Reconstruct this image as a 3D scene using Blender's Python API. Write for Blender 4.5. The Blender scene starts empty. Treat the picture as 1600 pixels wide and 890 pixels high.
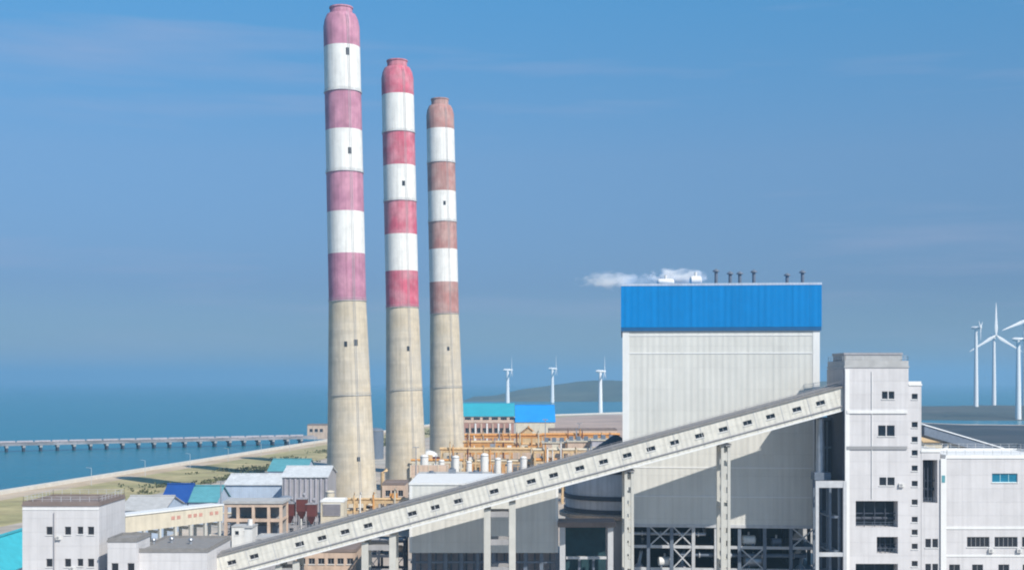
import bpy, math, random
from mathutils import Vector, noise as mnoise
R = math.radians
rnd = random.Random(7)
scene = bpy.context.scene
col = scene.collection

# ------------------------------------------------------------------ camera, sky, sun, exposure
CAMZ, F, HY = 54.0, 1931.0, 595.0          # eye height, focal length and horizon row (photo pixels)
cam_data = bpy.data.cameras.new('camera')
cam = bpy.data.objects.new('camera', cam_data)
col.objects.link(cam)
cam.location = (0, 0, CAMZ)
cam.rotation_euler = (R(90), 0, 0)
cam_data.sensor_width = 36
cam_data.lens = 36 * F / 1600
cam_data.shift_y = 150 / 1600
cam_data.clip_start = 1
cam_data.clip_end = 80000
scene.camera = cam

SUN_AZ, SUN_EL = 40, 43                    # sun stands behind the camera, to the right
sun_data = bpy.data.lights.new('sun', 'SUN')
sun_data.energy = 4.8
sun_data.angle = R(0.53)
sun_data.color = (1.0, 0.94, 0.84)
sun = bpy.data.objects.new('sun', sun_data)
col.objects.link(sun)
to_sun = Vector((math.sin(R(SUN_AZ)) * math.cos(R(SUN_EL)), -math.cos(R(SUN_AZ)) * math.cos(R(SUN_EL)), math.sin(R(SUN_EL))))
sun.rotation_euler = to_sun.to_track_quat('Z', 'Y').to_euler()
sun.location = (0, -100, 400)

world = bpy.data.worlds.new('World')
scene.world = world
world.use_nodes = True
wn, wl = world.node_tree.nodes, world.node_tree.links
wn.clear()
sky = wn.new('ShaderNodeTexSky')
sky.sky_type = 'NISHITA'
sky.sun_disc = False
sky.sun_elevation = R(SUN_EL)
sky.sun_rotation = math.atan2(to_sun.x, to_sun.y)
sky.altitude = 50
sky.air_density = 1.0
sky.dust_density = 0.3
sky.ozone_density = 3.0
tc = wn.new('ShaderNodeTexCoord')
mp = wn.new('ShaderNodeMapping')
mp.inputs['Scale'].default_value = (1.6, 1.6, 17)
wl.new(tc.outputs['Generated'], mp.inputs['Vector'])
cn = wn.new('ShaderNodeTexNoise')
cn.inputs['Scale'].default_value = 1.6
cn.inputs['Detail'].default_value = 4
cn.inputs['Roughness'].default_value = 0.55
wl.new(mp.outputs['Vector'], cn.inputs['Vector'])
cr = wn.new('ShaderNodeMapRange')
cr.inputs['From Min'].default_value = 0.51
cr.inputs['From Max'].default_value = 0.82
cr.inputs['To Max'].default_value = 0.40
wl.new(cn.outputs['Fac'], cr.inputs['Value'])
tint = wn.new('ShaderNodeMix')
tint.data_type = 'RGBA'
tint.blend_type = 'MULTIPLY'
tint.inputs[0].default_value = 1.0
tint.inputs[7].default_value = (0.62, 0.88, 1.10, 1)
wl.new(sky.outputs['Color'], tint.inputs[6])
cm = wn.new('ShaderNodeMix')
cm.data_type = 'RGBA'
cm.inputs[7].default_value = (3.7, 3.7, 5.0, 1)
wl.new(cr.outputs['Result'], cm.inputs[0])
sep = wn.new('ShaderNodeSeparateXYZ')
wl.new(tc.outputs['Generated'], sep.inputs[0])
er = wn.new('ShaderNodeValToRGB')
er.color_ramp.elements[0].position = 0.0
er.color_ramp.elements[0].color = (0.48, 0.44, 0.50, 1)
er.color_ramp.elements[1].position = 0.30
er.color_ramp.elements[1].color = (0.74, 1.07, 1.00, 1)
for pos, c in ((0.075, (0.48, 0.435, 0.52, 1)), (0.176, (0.81, 0.74, 0.71, 1))):
    e = er.color_ramp.elements.new(pos)
    e.color = c
wl.new(sep.outputs['Z'], er.inputs['Fac'])
grade = wn.new('ShaderNodeMix')
grade.data_type = 'RGBA'
grade.blend_type = 'MULTIPLY'
grade.inputs[0].default_value = 1.0
wl.new(tint.outputs[2], grade.inputs[6])
wl.new(er.outputs['Color'], grade.inputs[7])
wl.new(grade.outputs[2], cm.inputs[6])
bg = wn.new('ShaderNodeBackground')
bg.inputs['Strength'].default_value = 0.10
wl.new(cm.outputs[2], bg.inputs['Color'])
wo = wn.new('ShaderNodeOutputWorld')
wl.new(bg.outputs['Background'], wo.inputs['Surface'])

scene.view_settings.view_transform = 'Standard'
scene.view_settings.look = 'None'
scene.view_settings.exposure = 0.32
scene.view_settings.gamma = 1.0
scene.view_settings.use_curve_mapping = False
scene.cycles.filter_width = 2.0
scene.cycles.volume_bounces = 3

# ------------------------------------------------------------------ helpers
def P(px, py, d):
    """A point at distance d that the photograph shows at (px, py)."""
    return Vector(((px - 800) / F * d, d, CAMZ - (py - HY) / F * d))
def PX(px, d): return (px - 800) / F * d
def PZ(py, d): return CAMZ - (py - HY) / F * d

class MB:
    def __init__(self): self.v, self.f = [], []
    def add(self, vs, fs):
        n = len(self.v)
        self.v += [tuple(p) for p in vs]
        self.f += [tuple(i + n for i in f) for f in fs]
        return self
    def box(self, x0, x1, y0, y1, z0, z1):
        vs = [(x, y, z) for x in (x0, x1) for y in (y0, y1) for z in (z0, z1)]
        return self.add(vs, [(0, 1, 3, 2), (4, 6, 7, 5), (0, 4, 5, 1), (2, 3, 7, 6), (0, 2, 6, 4), (1, 5, 7, 3)])
    def bar(self, a, b, w, h=None):
        h = h or w
        a, b = Vector(a), Vector(b)
        d = (b - a).normalized()
        up = Vector((0, 0, 1)) if abs(d.z) < 0.95 else Vector((0, 1, 0))
        s = d.cross(up).normalized()
        u = s.cross(d).normalized()
        vs = []
        for p in (a, b):
            for i, j in ((-1, -1), (1, -1), (1, 1), (-1, 1)):
                vs.append(p + s * i * w / 2 + u * j * h / 2)
        return self.add(vs, [(3, 2, 1, 0), (4, 5, 6, 7), (0, 1, 5, 4), (1, 2, 6, 5), (2, 3, 7, 6), (3, 0, 4, 7)])
    def tube(self, pts, r, n=10, caps=True):
        pts = [Vector(p) for p in pts]
        rs = r if isinstance(r, (list, tuple)) else [r] * len(pts)
        vs, fs = [], []
        for i, p in enumerate(pts):
            d = (pts[min(i + 1, len(pts) - 1)] - pts[max(i - 1, 0)]).normalized()
            up = Vector((0, 0, 1)) if abs(d.z) < 0.9 else Vector((0, 1, 0))
            s = d.cross(up).normalized()
            u = s.cross(d)
            for k in range(n):
                t = 2 * math.pi * k / n
                vs.append(p + (s * math.cos(t) + u * math.sin(t)) * rs[i])
        for i in range(len(pts) - 1):
            for k in range(n):
                k2 = (k + 1) % n
                fs.append((i * n + k, (i + 1) * n + k, (i + 1) * n + k2, i * n + k2))
        if caps:
            fs.append(tuple(range(n)))
            fs.append(tuple((len(pts) - 1) * n + k for k in range(n - 1, -1, -1)))
        return self.add(vs, fs)
    def lathe(self, c, prof, n=32, cap=True):
        c = Vector(c)
        vs, fs = [], []
        for r, z in prof:
            for k in range(n):
                t = 2 * math.pi * k / n
                vs.append((c.x + r * math.cos(t), c.y + r * math.sin(t), c.z + z))
        for i in range(len(prof) - 1):
            for k in range(n):
                k2 = (k + 1) % n
                fs.append((i * n + k, i * n + k2, (i + 1) * n + k2, (i + 1) * n + k))
        if cap:
            fs.append(tuple(range(n - 1, -1, -1)))
            fs.append(tuple((len(prof) - 1) * n + k for k in range(n)))
        return self.add(vs, fs)
    def build(self, name, mat, parent=None, smooth=False, kind=None):
        off = OFF.get(parent, Vector((0, 0, 0))) if parent else Vector((0, 0, 0))
        me = bpy.data.meshes.new(name)
        me.from_pydata([(x - off.x, y - off.y, z - off.z) for x, y, z in self.v], [], self.f)
        me.materials.append(mat)
        if smooth: smooth_mesh(me)
        o = bpy.data.objects.new(name, me)
        col.objects.link(o)
        if parent:
            o.parent = parent
            OFF[o] = off
        if kind: o['kind'] = kind
        return o

def smooth_mesh(me, ang=40):
    me.polygons.foreach_set('use_smooth', [True] * len(me.polygons))
    try: me.set_sharp_from_angle(angle=R(ang))
    except Exception: pass

OFF = {}
def root(name, label, cat, loc=(0, 0, 0), rot=(0, 0, 0), group=None, local=False):
    o = bpy.data.objects.new(name, None)
    o.empty_display_size = 1
    col.objects.link(o)
    o.location = loc
    o.rotation_euler = rot
    o['label'] = label
    o['category'] = cat
    if group: o['group'] = group
    OFF[o] = Vector((0, 0, 0)) if local else Vector(loc)
    return o

MESH = {}
def piece(name, key, make, mat, parent, loc):
    """A small piece whose mesh data is shared by all alike ones; loc in the parent's own coordinates."""
    k = (name, key, mat.name)
    if k not in MESH:
        b = make()
        me = bpy.data.meshes.new(name)
        me.from_pydata(b.v, [], b.f)
        me.materials.append(mat)
        MESH[k] = me
    o = bpy.data.objects.new(name, MESH[k])
    col.objects.link(o)
    o.parent = parent
    o.location = loc
    OFF[o] = OFF.get(parent, Vector((0, 0, 0)))
    return o

def copy_tree(o, parent=None):
    c = o.copy()
    col.objects.link(c)
    c.parent = parent
    for ch in o.children: copy_tree(ch, c)
    return c

# ------------------------------------------------------------------ materials
def material(name, color, rough=0.7, metal=0.0, var=0.10, scale=0.35, streak=0.0, panel=None, rib=None, bump=0.0, spec=0.4, col2=None, panel_var=0.05):
    m = bpy.data.materials.new(name)
    m.use_nodes = True
    nt = m.node_tree
    N, L = nt.nodes, nt.links
    b = N['Principled BSDF']
    b.inputs['Roughness'].default_value = rough
    b.inputs['Metallic'].default_value = metal
    b.inputs['Specular IOR Level'].default_value = spec
    t = N.new('ShaderNodeTexCoord')
    nz = N.new('ShaderNodeTexNoise')
    nz.inputs['Scale'].default_value = scale
    nz.inputs['Detail'].default_value = 6
    nz.inputs['Roughness'].default_value = 0.65
    L.new(t.outputs['Object'], nz.inputs['Vector'])
    mr = N.new('ShaderNodeMapRange')
    mr.inputs['From Min'].default_value = 0.3
    mr.inputs['From Max'].default_value = 0.7
    mr.inputs['To Min'].default_value = 1 - var
    mr.inputs['To Max'].default_value = 1 + var * 0.5
    L.new(nz.outputs['Fac'], mr.inputs['Value'])
    fac = mr.outputs['Result']
    def mul(a, c):
        q = N.new('ShaderNodeMath')
        q.operation = 'MULTIPLY'
        L.new(a, q.inputs[0])
        L.new(c, q.inputs[1])
        return q.outputs[0]
    heights = []
    if streak:
        mp = N.new('ShaderNodeMapping')
        mp.inputs['Scale'].default_value = (1.1, 1.1, 0.045)
        L.new(t.outputs['Object'], mp.inputs['Vector'])
        n2 = N.new('ShaderNodeTexNoise')
        n2.inputs['Scale'].default_value = 0.9
        n2.inputs['Detail'].default_value = 5
        L.new(mp.outputs['Vector'], n2.inputs['Vector'])
        m2 = N.new('ShaderNodeMapRange')
        m2.inputs['From Min'].default_value = 0.42
        m2.inputs['From Max'].default_value = 0.72
        m2.inputs['To Min'].default_value = 1
        m2.inputs['To Max'].default_value = 1 - streak
        L.new(n2.outputs['Fac'], m2.inputs['Value'])
        fac = mul(fac, m2.outputs['Result'])
    if panel or rib:
        sx = N.new('ShaderNodeSeparateXYZ')
        L.new(t.outputs['Object'], sx.inputs[0])
        ad = N.new('ShaderNodeMath')
        ad.operation = 'ADD'
        L.new(sx.outputs['X'], ad.inputs[0])
        L.new(sx.outputs['Y'], ad.inputs[1])
    if panel:
        cb = N.new('ShaderNodeCombineXYZ')
        L.new(ad.outputs[0], cb.inputs['X'])
        L.new(sx.outputs['Z'], cb.inputs['Y'])
        br = N.new('ShaderNodeTexBrick')
        br.inputs['Scale'].default_value = 1
        br.inputs['Brick Width'].default_value = panel[0]
        br.inputs['Row Height'].default_value = panel[1]
        br.inputs['Mortar Size'].default_value = 0.045
        br.inputs['Color1'].default_value = (1, 1, 1, 1)
        br.inputs['Color2'].default_value = (1 - panel_var,) * 3 + (1,)
        br.inputs['Mortar'].default_value = (0.86, 0.86, 0.86, 1)
        br.offset = 0.0 if len(panel) < 3 else panel[2]
        L.new(cb.outputs[0], br.inputs['Vector'])
        fac = mul(fac, br.outputs['Color'])
        inv = N.new('ShaderNodeMath')
        inv.operation = 'SUBTRACT'
        inv.inputs[0].default_value = 1
        L.new(br.outputs['Fac'], inv.inputs[1])
        heights.append((inv.outputs[0], 0.03))
    if rib:
        sn = N.new('ShaderNodeMath')
        sn.operation = 'MULTIPLY'
        sn.inputs[1].default_value = 2 * math.pi / rib
        L.new(ad.outputs[0], sn.inputs[0])
        s2 = N.new('ShaderNodeMath')
        s2.operation = 'SINE'
        L.new(sn.outputs[0], s2.inputs[0])
        heights.append((s2.outputs[0], 0.025))
    if bump: heights.append((nz.outputs['Fac'], bump))
    base = None
    mc = N.new('ShaderNodeMix')
    mc.data_type = 'RGBA'
    mc.blend_type = 'MULTIPLY'
    mc.inputs[0].default_value = 1
    if col2:
        n3 = N.new('ShaderNodeTexNoise')
        n3.inputs['Scale'].default_value = scale * 0.45
        n3.inputs['Detail'].default_value = 8
        L.new(t.outputs['Object'], n3.inputs['Vector'])
        r3 = N.new('ShaderNodeMapRange')
        r3.inputs['From Min'].default_value = 0.4
        r3.inputs['From Max'].default_value = 0.6
        L.new(n3.outputs['Fac'], r3.inputs['Value'])
        m3 = N.new('ShaderNodeMix')
        m3.data_type = 'RGBA'
        m3.inputs[6].default_value = (*color, 1)
        m3.inputs[7].default_value = (*col2, 1)
        L.new(r3.outputs['Result'], m3.inputs[0])
        L.new(m3.outputs[2], mc.inputs[6])
    else:
        mc.inputs[6].default_value = (*color, 1)
    L.new(fac, mc.inputs[7])
    L.new(mc.outputs[2], b.inputs['Base Color'])
    last = None
    for h, dist in heights:
        bp = N.new('ShaderNodeBump')
        bp.inputs['Strength'].default_value = 0.6
        bp.inputs['Distance'].default_value = dist
        L.new(h, bp.inputs['Height'])
        if last: L.new(last, bp.inputs['Normal'])
        last = bp.outputs['Normal']
    if last: L.new(last, b.inputs['Normal'])
    return m

M = {}
def mk(k, *a, **kw): M[k] = material(k, *a, **kw)
mk('white_cladding', (0.64, 0.635, 0.60), 0.55, streak=0.10, panel=(6.0, 5.2), rib=1.5, var=0.09, scale=0.10)
mk('warm_cladding', (0.66, 0.64, 0.58), 0.6, streak=0.17, panel=(3.6, 9.2), rib=1.2, var=0.14, scale=0.5)
mk('lilac_wall', (0.61, 0.595, 0.605), 0.75, streak=0.13, var=0.08, scale=0.25, panel=(4.7, 3.0))
mk('white_trim', (0.74, 0.74, 0.73), 0.5, var=0.05, streak=0.08)
mk('blue_fascia', (0.0004, 0.20, 0.53), 0.6, spec=0.15, rib=1.6, var=0.06, streak=0.10, panel=(4.0, 20), panel_var=0.06)
mk('blue_shade_edge', (0.01, 0.10, 0.25), 0.5)  # dark blue for the painted shadow under the fascia
mk('concrete', (0.60, 0.515, 0.39), 0.85, streak=0.20, var=0.16, col2=(0.56, 0.50, 0.41), scale=0.2, bump=0.02, panel=(400, 1.6), panel_var=0.10)
mk('pale_concrete', (0.52, 0.51, 0.47), 0.85, var=0.12, streak=0.12, bump=0.02)
mk('grey_concrete', (0.34, 0.33, 0.33), 0.9, var=0.15, streak=0.15, bump=0.02)
mk('chimney_white', (0.76, 0.75, 0.72), 0.7, var=0.12, streak=0.20, scale=0.3)
mk('faded_pink_paint', (0.45, 0.20, 0.29), 0.7, var=0.22, streak=0.28, scale=0.25, col2=(0.56, 0.27, 0.36))
mk('crimson_paint', (0.55, 0.11, 0.17), 0.7, var=0.25, streak=0.30, scale=0.25, col2=(0.60, 0.24, 0.29))
mk('brick_pink_paint', (0.42, 0.20, 0.18), 0.7, var=0.22, streak=0.28, scale=0.25, col2=(0.48, 0.30, 0.27))
mk('bright_red_paint', (0.55, 0.05, 0.09), 0.6)
mk('soot', (0.05, 0.05, 0.06), 0.8, var=0.3)
mk('roof_grey', (0.23, 0.22, 0.215), 0.85, var=0.2, scale=0.8)
mk('roof_brown', (0.21, 0.165, 0.15), 0.85, var=0.2)
mk('roof_pale', (0.42, 0.42, 0.42), 0.8, var=0.2, scale=0.5)
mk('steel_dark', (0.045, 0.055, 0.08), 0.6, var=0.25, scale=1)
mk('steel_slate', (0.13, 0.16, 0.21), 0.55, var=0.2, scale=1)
mk('steel_pale', (0.50, 0.51, 0.53), 0.5, var=0.12, scale=1, streak=0.15)
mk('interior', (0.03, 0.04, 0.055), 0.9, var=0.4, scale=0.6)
mk('galvanised', (0.38, 0.41, 0.46), 0.4, metal=0.5, var=0.2, scale=0.8, streak=0.15)
mk('white_tank', (0.72, 0.71, 0.69), 0.45, var=0.08, streak=0.15)
mk('orange_steel', (0.62, 0.30, 0.09), 0.6, var=0.25, scale=0.8, streak=0.15)
mk('tan_steel', (0.60, 0.42, 0.23), 0.65, var=0.25, scale=0.6, streak=0.15)
mk('pink_beige', (0.60, 0.45, 0.35), 0.75, var=0.18, streak=0.2, panel=(5, 4))
mk('red_brown', (0.40, 0.22, 0.18), 0.7, var=0.25, streak=0.15, scale=0.5)
mk('oxide_red', (0.12, 0.03, 0.025), 0.6, var=0.3)
mk('cream', (0.60, 0.54, 0.43), 0.7, var=0.12, streak=0.15)
mk('turquoise_roof', (0.03, 0.36, 0.45), 0.5, var=0.12, rib=2.0, scale=0.1, streak=0.1)
mk('blue_roof', (0.01, 0.26, 0.66), 0.5, var=0.12, rib=2.0, scale=0.1)
mk('navy_roof', (0.015, 0.07, 0.28), 0.5, var=0.15, rib=1.2)
mk('teal_roof', (0.10, 0.31, 0.36), 0.5, var=0.15, rib=1.2, streak=0.1)
mk('cyan_roof', (0.05, 0.42, 0.50), 0.5, var=0.15, rib=1.0, streak=0.1)
mk('slate_roof', (0.05, 0.065, 0.08), 0.6, var=0.2)
mk('pale_blue_cladding', (0.42, 0.50, 0.62), 0.5, var=0.1, rib=0.8, streak=0.12)
mk('grey_cladding', (0.34, 0.33, 0.35), 0.55, var=0.1, streak=0.18)
mk('violet_grey', (0.42, 0.40, 0.44), 0.6, var=0.15, streak=0.2)
mk('glass', (0.012, 0.016, 0.025), 0.12, var=0.3, scale=1.2, spec=0.6)
mk('blue_glass', (0.01, 0.17, 0.28), 0.15, var=0.3, spec=0.6)
mk('cyan_frame', (0.45, 0.72, 0.76), 0.5)
mk('frame_grey', (0.30, 0.30, 0.31), 0.5)
mk('coping', (0.60, 0.56, 0.50), 0.85, var=0.15, scale=0.3)
mk('sand_road', (0.47, 0.36, 0.24), 0.95, var=0.25, scale=0.05, col2=(0.52, 0.42, 0.32))
mk('scrub_soil', (0.43, 0.36, 0.19), 0.95, var=0.4, scale=0.06, col2=(0.32, 0.29, 0.14))
mk('yard', (0.40, 0.37, 0.33), 0.95, var=0.35, scale=0.04, col2=(0.44, 0.37, 0.31), bump=0.05)
mk('coal', (0.022, 0.026, 0.032), 0.9, var=0.4, scale=0.02, col2=(0.05, 0.05, 0.055), bump=0.3)
mk('brown_earth', (0.36, 0.26, 0.21), 0.95, var=0.3, scale=0.02, col2=(0.46, 0.33, 0.26))
mk('beach', (0.52, 0.48, 0.43), 0.95, var=0.2, scale=0.03)
mk('hill', (0.05, 0.075, 0.06), 0.95, var=0.4, scale=0.006, col2=(0.09, 0.10, 0.07))
mk('headland', (0.045, 0.06, 0.055), 0.95, var=0.4, scale=0.01, col2=(0.08, 0.08, 0.075))
mk('turbine_white', (0.78, 0.79, 0.80), 0.4, var=0.03)
mk('leaf', (0.085, 0.10, 0.04), 0.8, var=0.5, scale=0.3, col2=(0.12, 0.12, 0.05))
mk('teal_dark', (0.012, 0.05, 0.065), 0.7, var=0.4)
mk('silo_wall', (0.60, 0.58, 0.60), 0.7, var=0.12, streak=0.2)
mk('jetty_concrete', (0.20, 0.20, 0.215), 0.9, var=0.3, streak=0.2, scale=0.08, col2=(0.32, 0.31, 0.33))
mk('blue_grey', (0.27, 0.31, 0.36), 0.6, var=0.15, streak=0.2)
mk('red_sign', (0.52, 0.27, 0.22), 0.7, var=0.3, scale=1.5)
mk('workshop_roof', (0.58, 0.60, 0.62), 0.6, var=0.15, rib=1.5, streak=0.2, scale=0.3)

# sea
sm = bpy.data.materials.new('sea_water')
sm.use_nodes = True
N, L = sm.node_tree.nodes, sm.node_tree.links
b = N['Principled BSDF']
b.inputs['Base Color'].default_value = (0.008, 0.115, 0.185, 1)
b.inputs['Roughness'].default_value = 0.22
b.inputs['IOR'].default_value = 1.33
b.inputs['Specular IOR Level'].default_value = 0.12
t = N.new('ShaderNodeTexCoord')
mp = N.new('ShaderNodeMapping')
mp.inputs['Scale'].default_value = (0.05, 0.11, 1)
L.new(t.outputs['Object'], mp.inputs['Vector'])
n1 = N.new('ShaderNodeTexNoise')
n1.inputs['Scale'].default_value = 1
n1.inputs['Detail'].default_value = 6
L.new(mp.outputs['Vector'], n1.inputs['Vector'])
bp = N.new('ShaderNodeBump')
bp.inputs['Strength'].default_value = 0.5
bp.inputs['Distance'].default_value = 3.0
L.new(n1.outputs['Fac'], bp.inputs['Height'])
L.new(bp.outputs['Normal'], b.inputs['Normal'])
mp2 = N.new('ShaderNodeMapping')
mp2.inputs['Scale'].default_value = (0.0012, 0.004, 1)
L.new(t.outputs['Object'], mp2.inputs['Vector'])
n2 = N.new('ShaderNodeTexNoise')
n2.inputs['Scale'].default_value = 1
n2.inputs['Detail'].default_value = 4
L.new(mp2.outputs['Vector'], n2.inputs['Vector'])
rp = N.new('ShaderNodeMix')
rp.data_type = 'RGBA'
rp.inputs[6].default_value = (0.001, 0.115, 0.185, 1)
rp.inputs[7].default_value = (0.002, 0.15, 0.21, 1)
L.new(n2.outputs['Fac'], rp.inputs[0])
L.new(rp.outputs[2], b.inputs['Base Color'])
M['sea'] = sm

# ------------------------------------------------------------------ setting: sea, land, shore strips, hills
SEA = -3.0
S = 26000
o = MB().add([(-S, -2000, SEA), (S, -2000, SEA), (S, S, SEA), (-S, S, SEA)], [(0, 1, 2, 3)]).build('sea', M['sea'], kind='structure')

def sheet(name, pts, z, mat, kind='structure', skirt=None):
    m = MB()
    n = len(pts)
    vs = [(x, y, z) for x, y in pts]
    fs = [tuple(range(n))]
    if skirt is not None:
        vs += [(x, y, skirt) for x, y in pts]
        fs += [(i, n + i, n + (i + 1) % n, (i + 1) % n) for i in range(n)]
    return m.add(vs, fs).build(name, mat, kind=kind)

shore = [(-352, -150), (-247, 596), (-213, 820), (-174, 1080), (-120, 1430), (-40, 1740), (70, 1960), (190, 2100), (300, 2090)]
land = shore + [(420, 1850), (560, 1560), (760, 1480), (1300, 1420), (1500, -150)]
sheet('ground', land, 0.0, M['yard'], skirt=-6)
def strip(name, line, a, bb, z, mat, zb=None, kind='structure'):
    """A strip along the shore between inland offsets a and bb."""
    m = MB()
    L0, L1 = [], []
    for i, (x, y) in enumerate(line):
        p0 = Vector(line[max(i - 1, 0)])
        p1 = Vector(line[min(i + 1, len(line) - 1)])
        d = (p1 - p0).normalized()
        nrm = Vector((d.y, -d.x))
        L0.append(Vector((x, y)) + nrm * a)
        L1.append(Vector((x, y)) + nrm * bb)
    if zb is None:
        vs = [(p.x, p.y, z) for p in L0] + [(p.x, p.y, z) for p in L1]
        n = len(line)
        fs = [(i, i + 1, n + i + 1, n + i) for i in range(n - 1)]
    else:
        vs, fs = [], []
        n = len(line)
        for p, q in zip(L0, L1): vs += [(p.x, p.y, zb), (p.x, p.y, z), (q.x, q.y, z), (q.x, q.y, zb)]
        for i in range(n - 1):
            for k in range(3): fs.append((4 * i + k, 4 * i + 4 + k, 4 * i + 5 + k, 4 * i + 1 + k))
        fs += [(0, 1, 2, 3), tuple(4 * (n - 1) + k for k in (3, 2, 1, 0))]
    return m.add(vs, fs).build(name, mat, kind=kind)
dense = []
for i in range(len(shore) - 1):
    a, bb = Vector(shore[i]), Vector(shore[i + 1])
    for k in range(6): dense.append(tuple(a.lerp(bb, k / 6)))
dense.append(shore[-1])
strip('access_road', dense, 5, 20, 0.004, M['sand_road'])
strip('verge', dense, 20, 76, 0.008, M['scrub_soil'])
sw = strip('seawall', dense, 0.3, 4.8, 1.6, M['coping'], zb=0.002, kind=None)
sw['label'] = 'long pale concrete seawall along the sandy shore road'
sw['category'] = 'seawall'
# rock toe below the seawall
m = MB()
for i in range(420):
    k = rnd.randrange(6, len(dense) - 1)
    a, bb = Vector(dense[k]), Vector(dense[k + 1])
    p = a.lerp(bb, rnd.random())
    d = (bb - a).normalized()
    q = p - Vector((d.y, -d.x)) * rnd.uniform(0.5, 7)
    s = rnd.uniform(0.9, 2.2)
    vs = [Vector((rnd.uniform(0.6, 1.1) * sx, rnd.uniform(0.6, 1.1) * sy, rnd.uniform(0.5, 0.9) * sz)) * s + Vector((q.x, q.y, SEA + 0.6)) for sx in (-1, 1) for sy in (-1, 1) for sz in (-1, 1)]
    m.add(vs, [(0, 1, 3, 2), (4, 6, 7, 5), (0, 4, 5, 1), (2, 3, 7, 6), (0, 2, 6, 4), (1, 5, 7, 3)])
ro = m.build('rock_armour', M['coping'], kind='stuff')
ro['label'] = 'rough rock armour heaped below the seawall'
ro['category'] = 'rocks'
sheet('earth_field', [(10, 1020), (300, 1020), (330, 1950), (200, 2040), (90, 1900), (20, 1700)], 0.012, M['brown_earth'])
sheet('coal_yard', [(345, 420), (900, 420), (900, 1440), (560, 1520), (440, 1760), (345, 1900)], 0.020, M['coal'])
sheet('beach', [(60, 1900), (150, 1985), (300, 1985), (300, 2086), (192, 2096), (74, 1955)], 0.016, M['beach'])

# low scrub on the verge
m = MB()
for i in range(2600):
    t = rnd.random() ** 0.7
    k = int(6 + t * 20)
    if k + 1 >= len(dense): continue
    a, bb = Vector(dense[k]), Vector(dense[k + 1])
    d = (bb - a).normalized()
    p = a.lerp(bb, rnd.random()) + Vector((d.y, -d.x)) * (38 + 42 * rnd.random() ** 0.5)
    if mnoise.noise(Vector((p.x * 0.03, p.y * 0.03, 0))) < 0.08: continue
    s = rnd.uniform(0.5, 1.5)
    for q in range(9):
        c = Vector((p.x + rnd.gauss(0, s), p.y + rnd.gauss(0, s), 0.25 + abs(rnd.gauss(0, s * 0.6))))
        u = Vector((rnd.uniform(-1, 1), rnd.uniform(-1, 1), rnd.uniform(-1, 1))).normalized() * s * 0.6
        w = Vector((rnd.uniform(-1, 1), rnd.uniform(-1, 1), rnd.uniform(-1, 1))).normalized() * s * 0.5
        m.add([c - u, c + w, c + u, c - w], [(0, 1, 2, 3)])
so = m.build('scrub', M['leaf'], kind='stuff')
so['label'] = 'low olive scrub growing along the shore road'
so['category'] = 'scrub'

def ridge(name, x0, x1, y0, y1, hfun, mat, nx=90, ny=14):
    m = MB()
    vs, fs = [], []
    for j in range(ny + 1):
        for i in range(nx + 1):
            u, v = i / nx, j / ny
            x, y = x0 + (x1 - x0) * u, y0 + (y1 - y0) * v
            e = math.sin(math.pi * v) ** 0.8 * min(1, u * 8, (1 - u) * 8)
            z = SEA - 4 + 4.5 * min(1, 12 * v * (1 - v) * 4) + e * hfun(x, y)
            vs.append((x, y, z))
    for j in range(ny):
        for i in range(nx):
            a = j * (nx + 1) + i
            fs.append((a, a + 1, a + nx + 2, a + nx + 1))
    return m.add(vs, fs).build(name, mat, smooth=True, kind='structure')
def nz(x, y, s, o=0): return mnoise.fractal(Vector((x * s, y * s, o)), 1.0, 2.0, 5)
ridge('far_hills', -140, 1150, 3400, 4700, lambda x, y: max(4, (18 + 38 * min(1, max(0, (x + 60) / 320))) * (0.85 + 0.30 * nz(x, y, 0.0016, 3))), M['hill'])
ridge('headland', 560, 1750, 1750, 2700, lambda x, y: max(1, 9 + 7 * nz(x, y, 0.004, 8)), M['headland'])

# ------------------------------------------------------------------ building helpers
def facade(m, x0, x1, z0, z1, y, holes, depth=0.4):
    """Front skin facing -Y with real openings and reveals. holes: (xa, xb, za, zb, depth)"""
    xs = sorted({x0, x1, *[h[0] for h in holes], *[h[1] for h in holes]})
    zs = sorted({z0, z1, *[h[2] for h in holes], *[h[3] for h in holes]})
    xs = [x for x in xs if x0 <= x <= x1]
    zs = [z for z in zs if z0 <= z <= z1]
    for i in range(len(xs) - 1):
        for j in range(len(zs) - 1):
            cx, cz = (xs[i] + xs[i + 1]) / 2, (zs[j] + zs[j + 1]) / 2
            if any(h[0] < cx < h[1] and h[2] < cz < h[3] for h in holes): continue
            m.add([(xs[i], y, zs[j]), (xs[i + 1], y, zs[j]), (xs[i + 1], y, zs[j + 1]), (xs[i], y, zs[j + 1])], [(0, 1, 2, 3)])
    for h in holes:
        a, bb, c, d, dp = h
        yb = y + dp
        m.add([(a, y, c), (bb, y, c), (bb, y, d), (a, y, d), (a, yb, c), (bb, yb, c), (bb, yb, d), (a, yb, d)],
              [(0, 4, 5, 1), (1, 5, 6, 2), (2, 6, 7, 3), (3, 7, 4, 0)])

def shell(m, x0, x1, y0, y1, z0, z1, holes):
    facade(m, x0, x1, z0, z1, y0, holes)
    m.add([(x0, y0, z0), (x0, y1, z0), (x0, y1, z1), (x0, y0, z1), (x1, y0, z0), (x1, y1, z0), (x1, y1, z1), (x1, y0, z1)],
          [(0, 3, 2, 1), (4, 5, 6, 7), (1, 2, 6, 5), (3, 7, 6, 2)])

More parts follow.
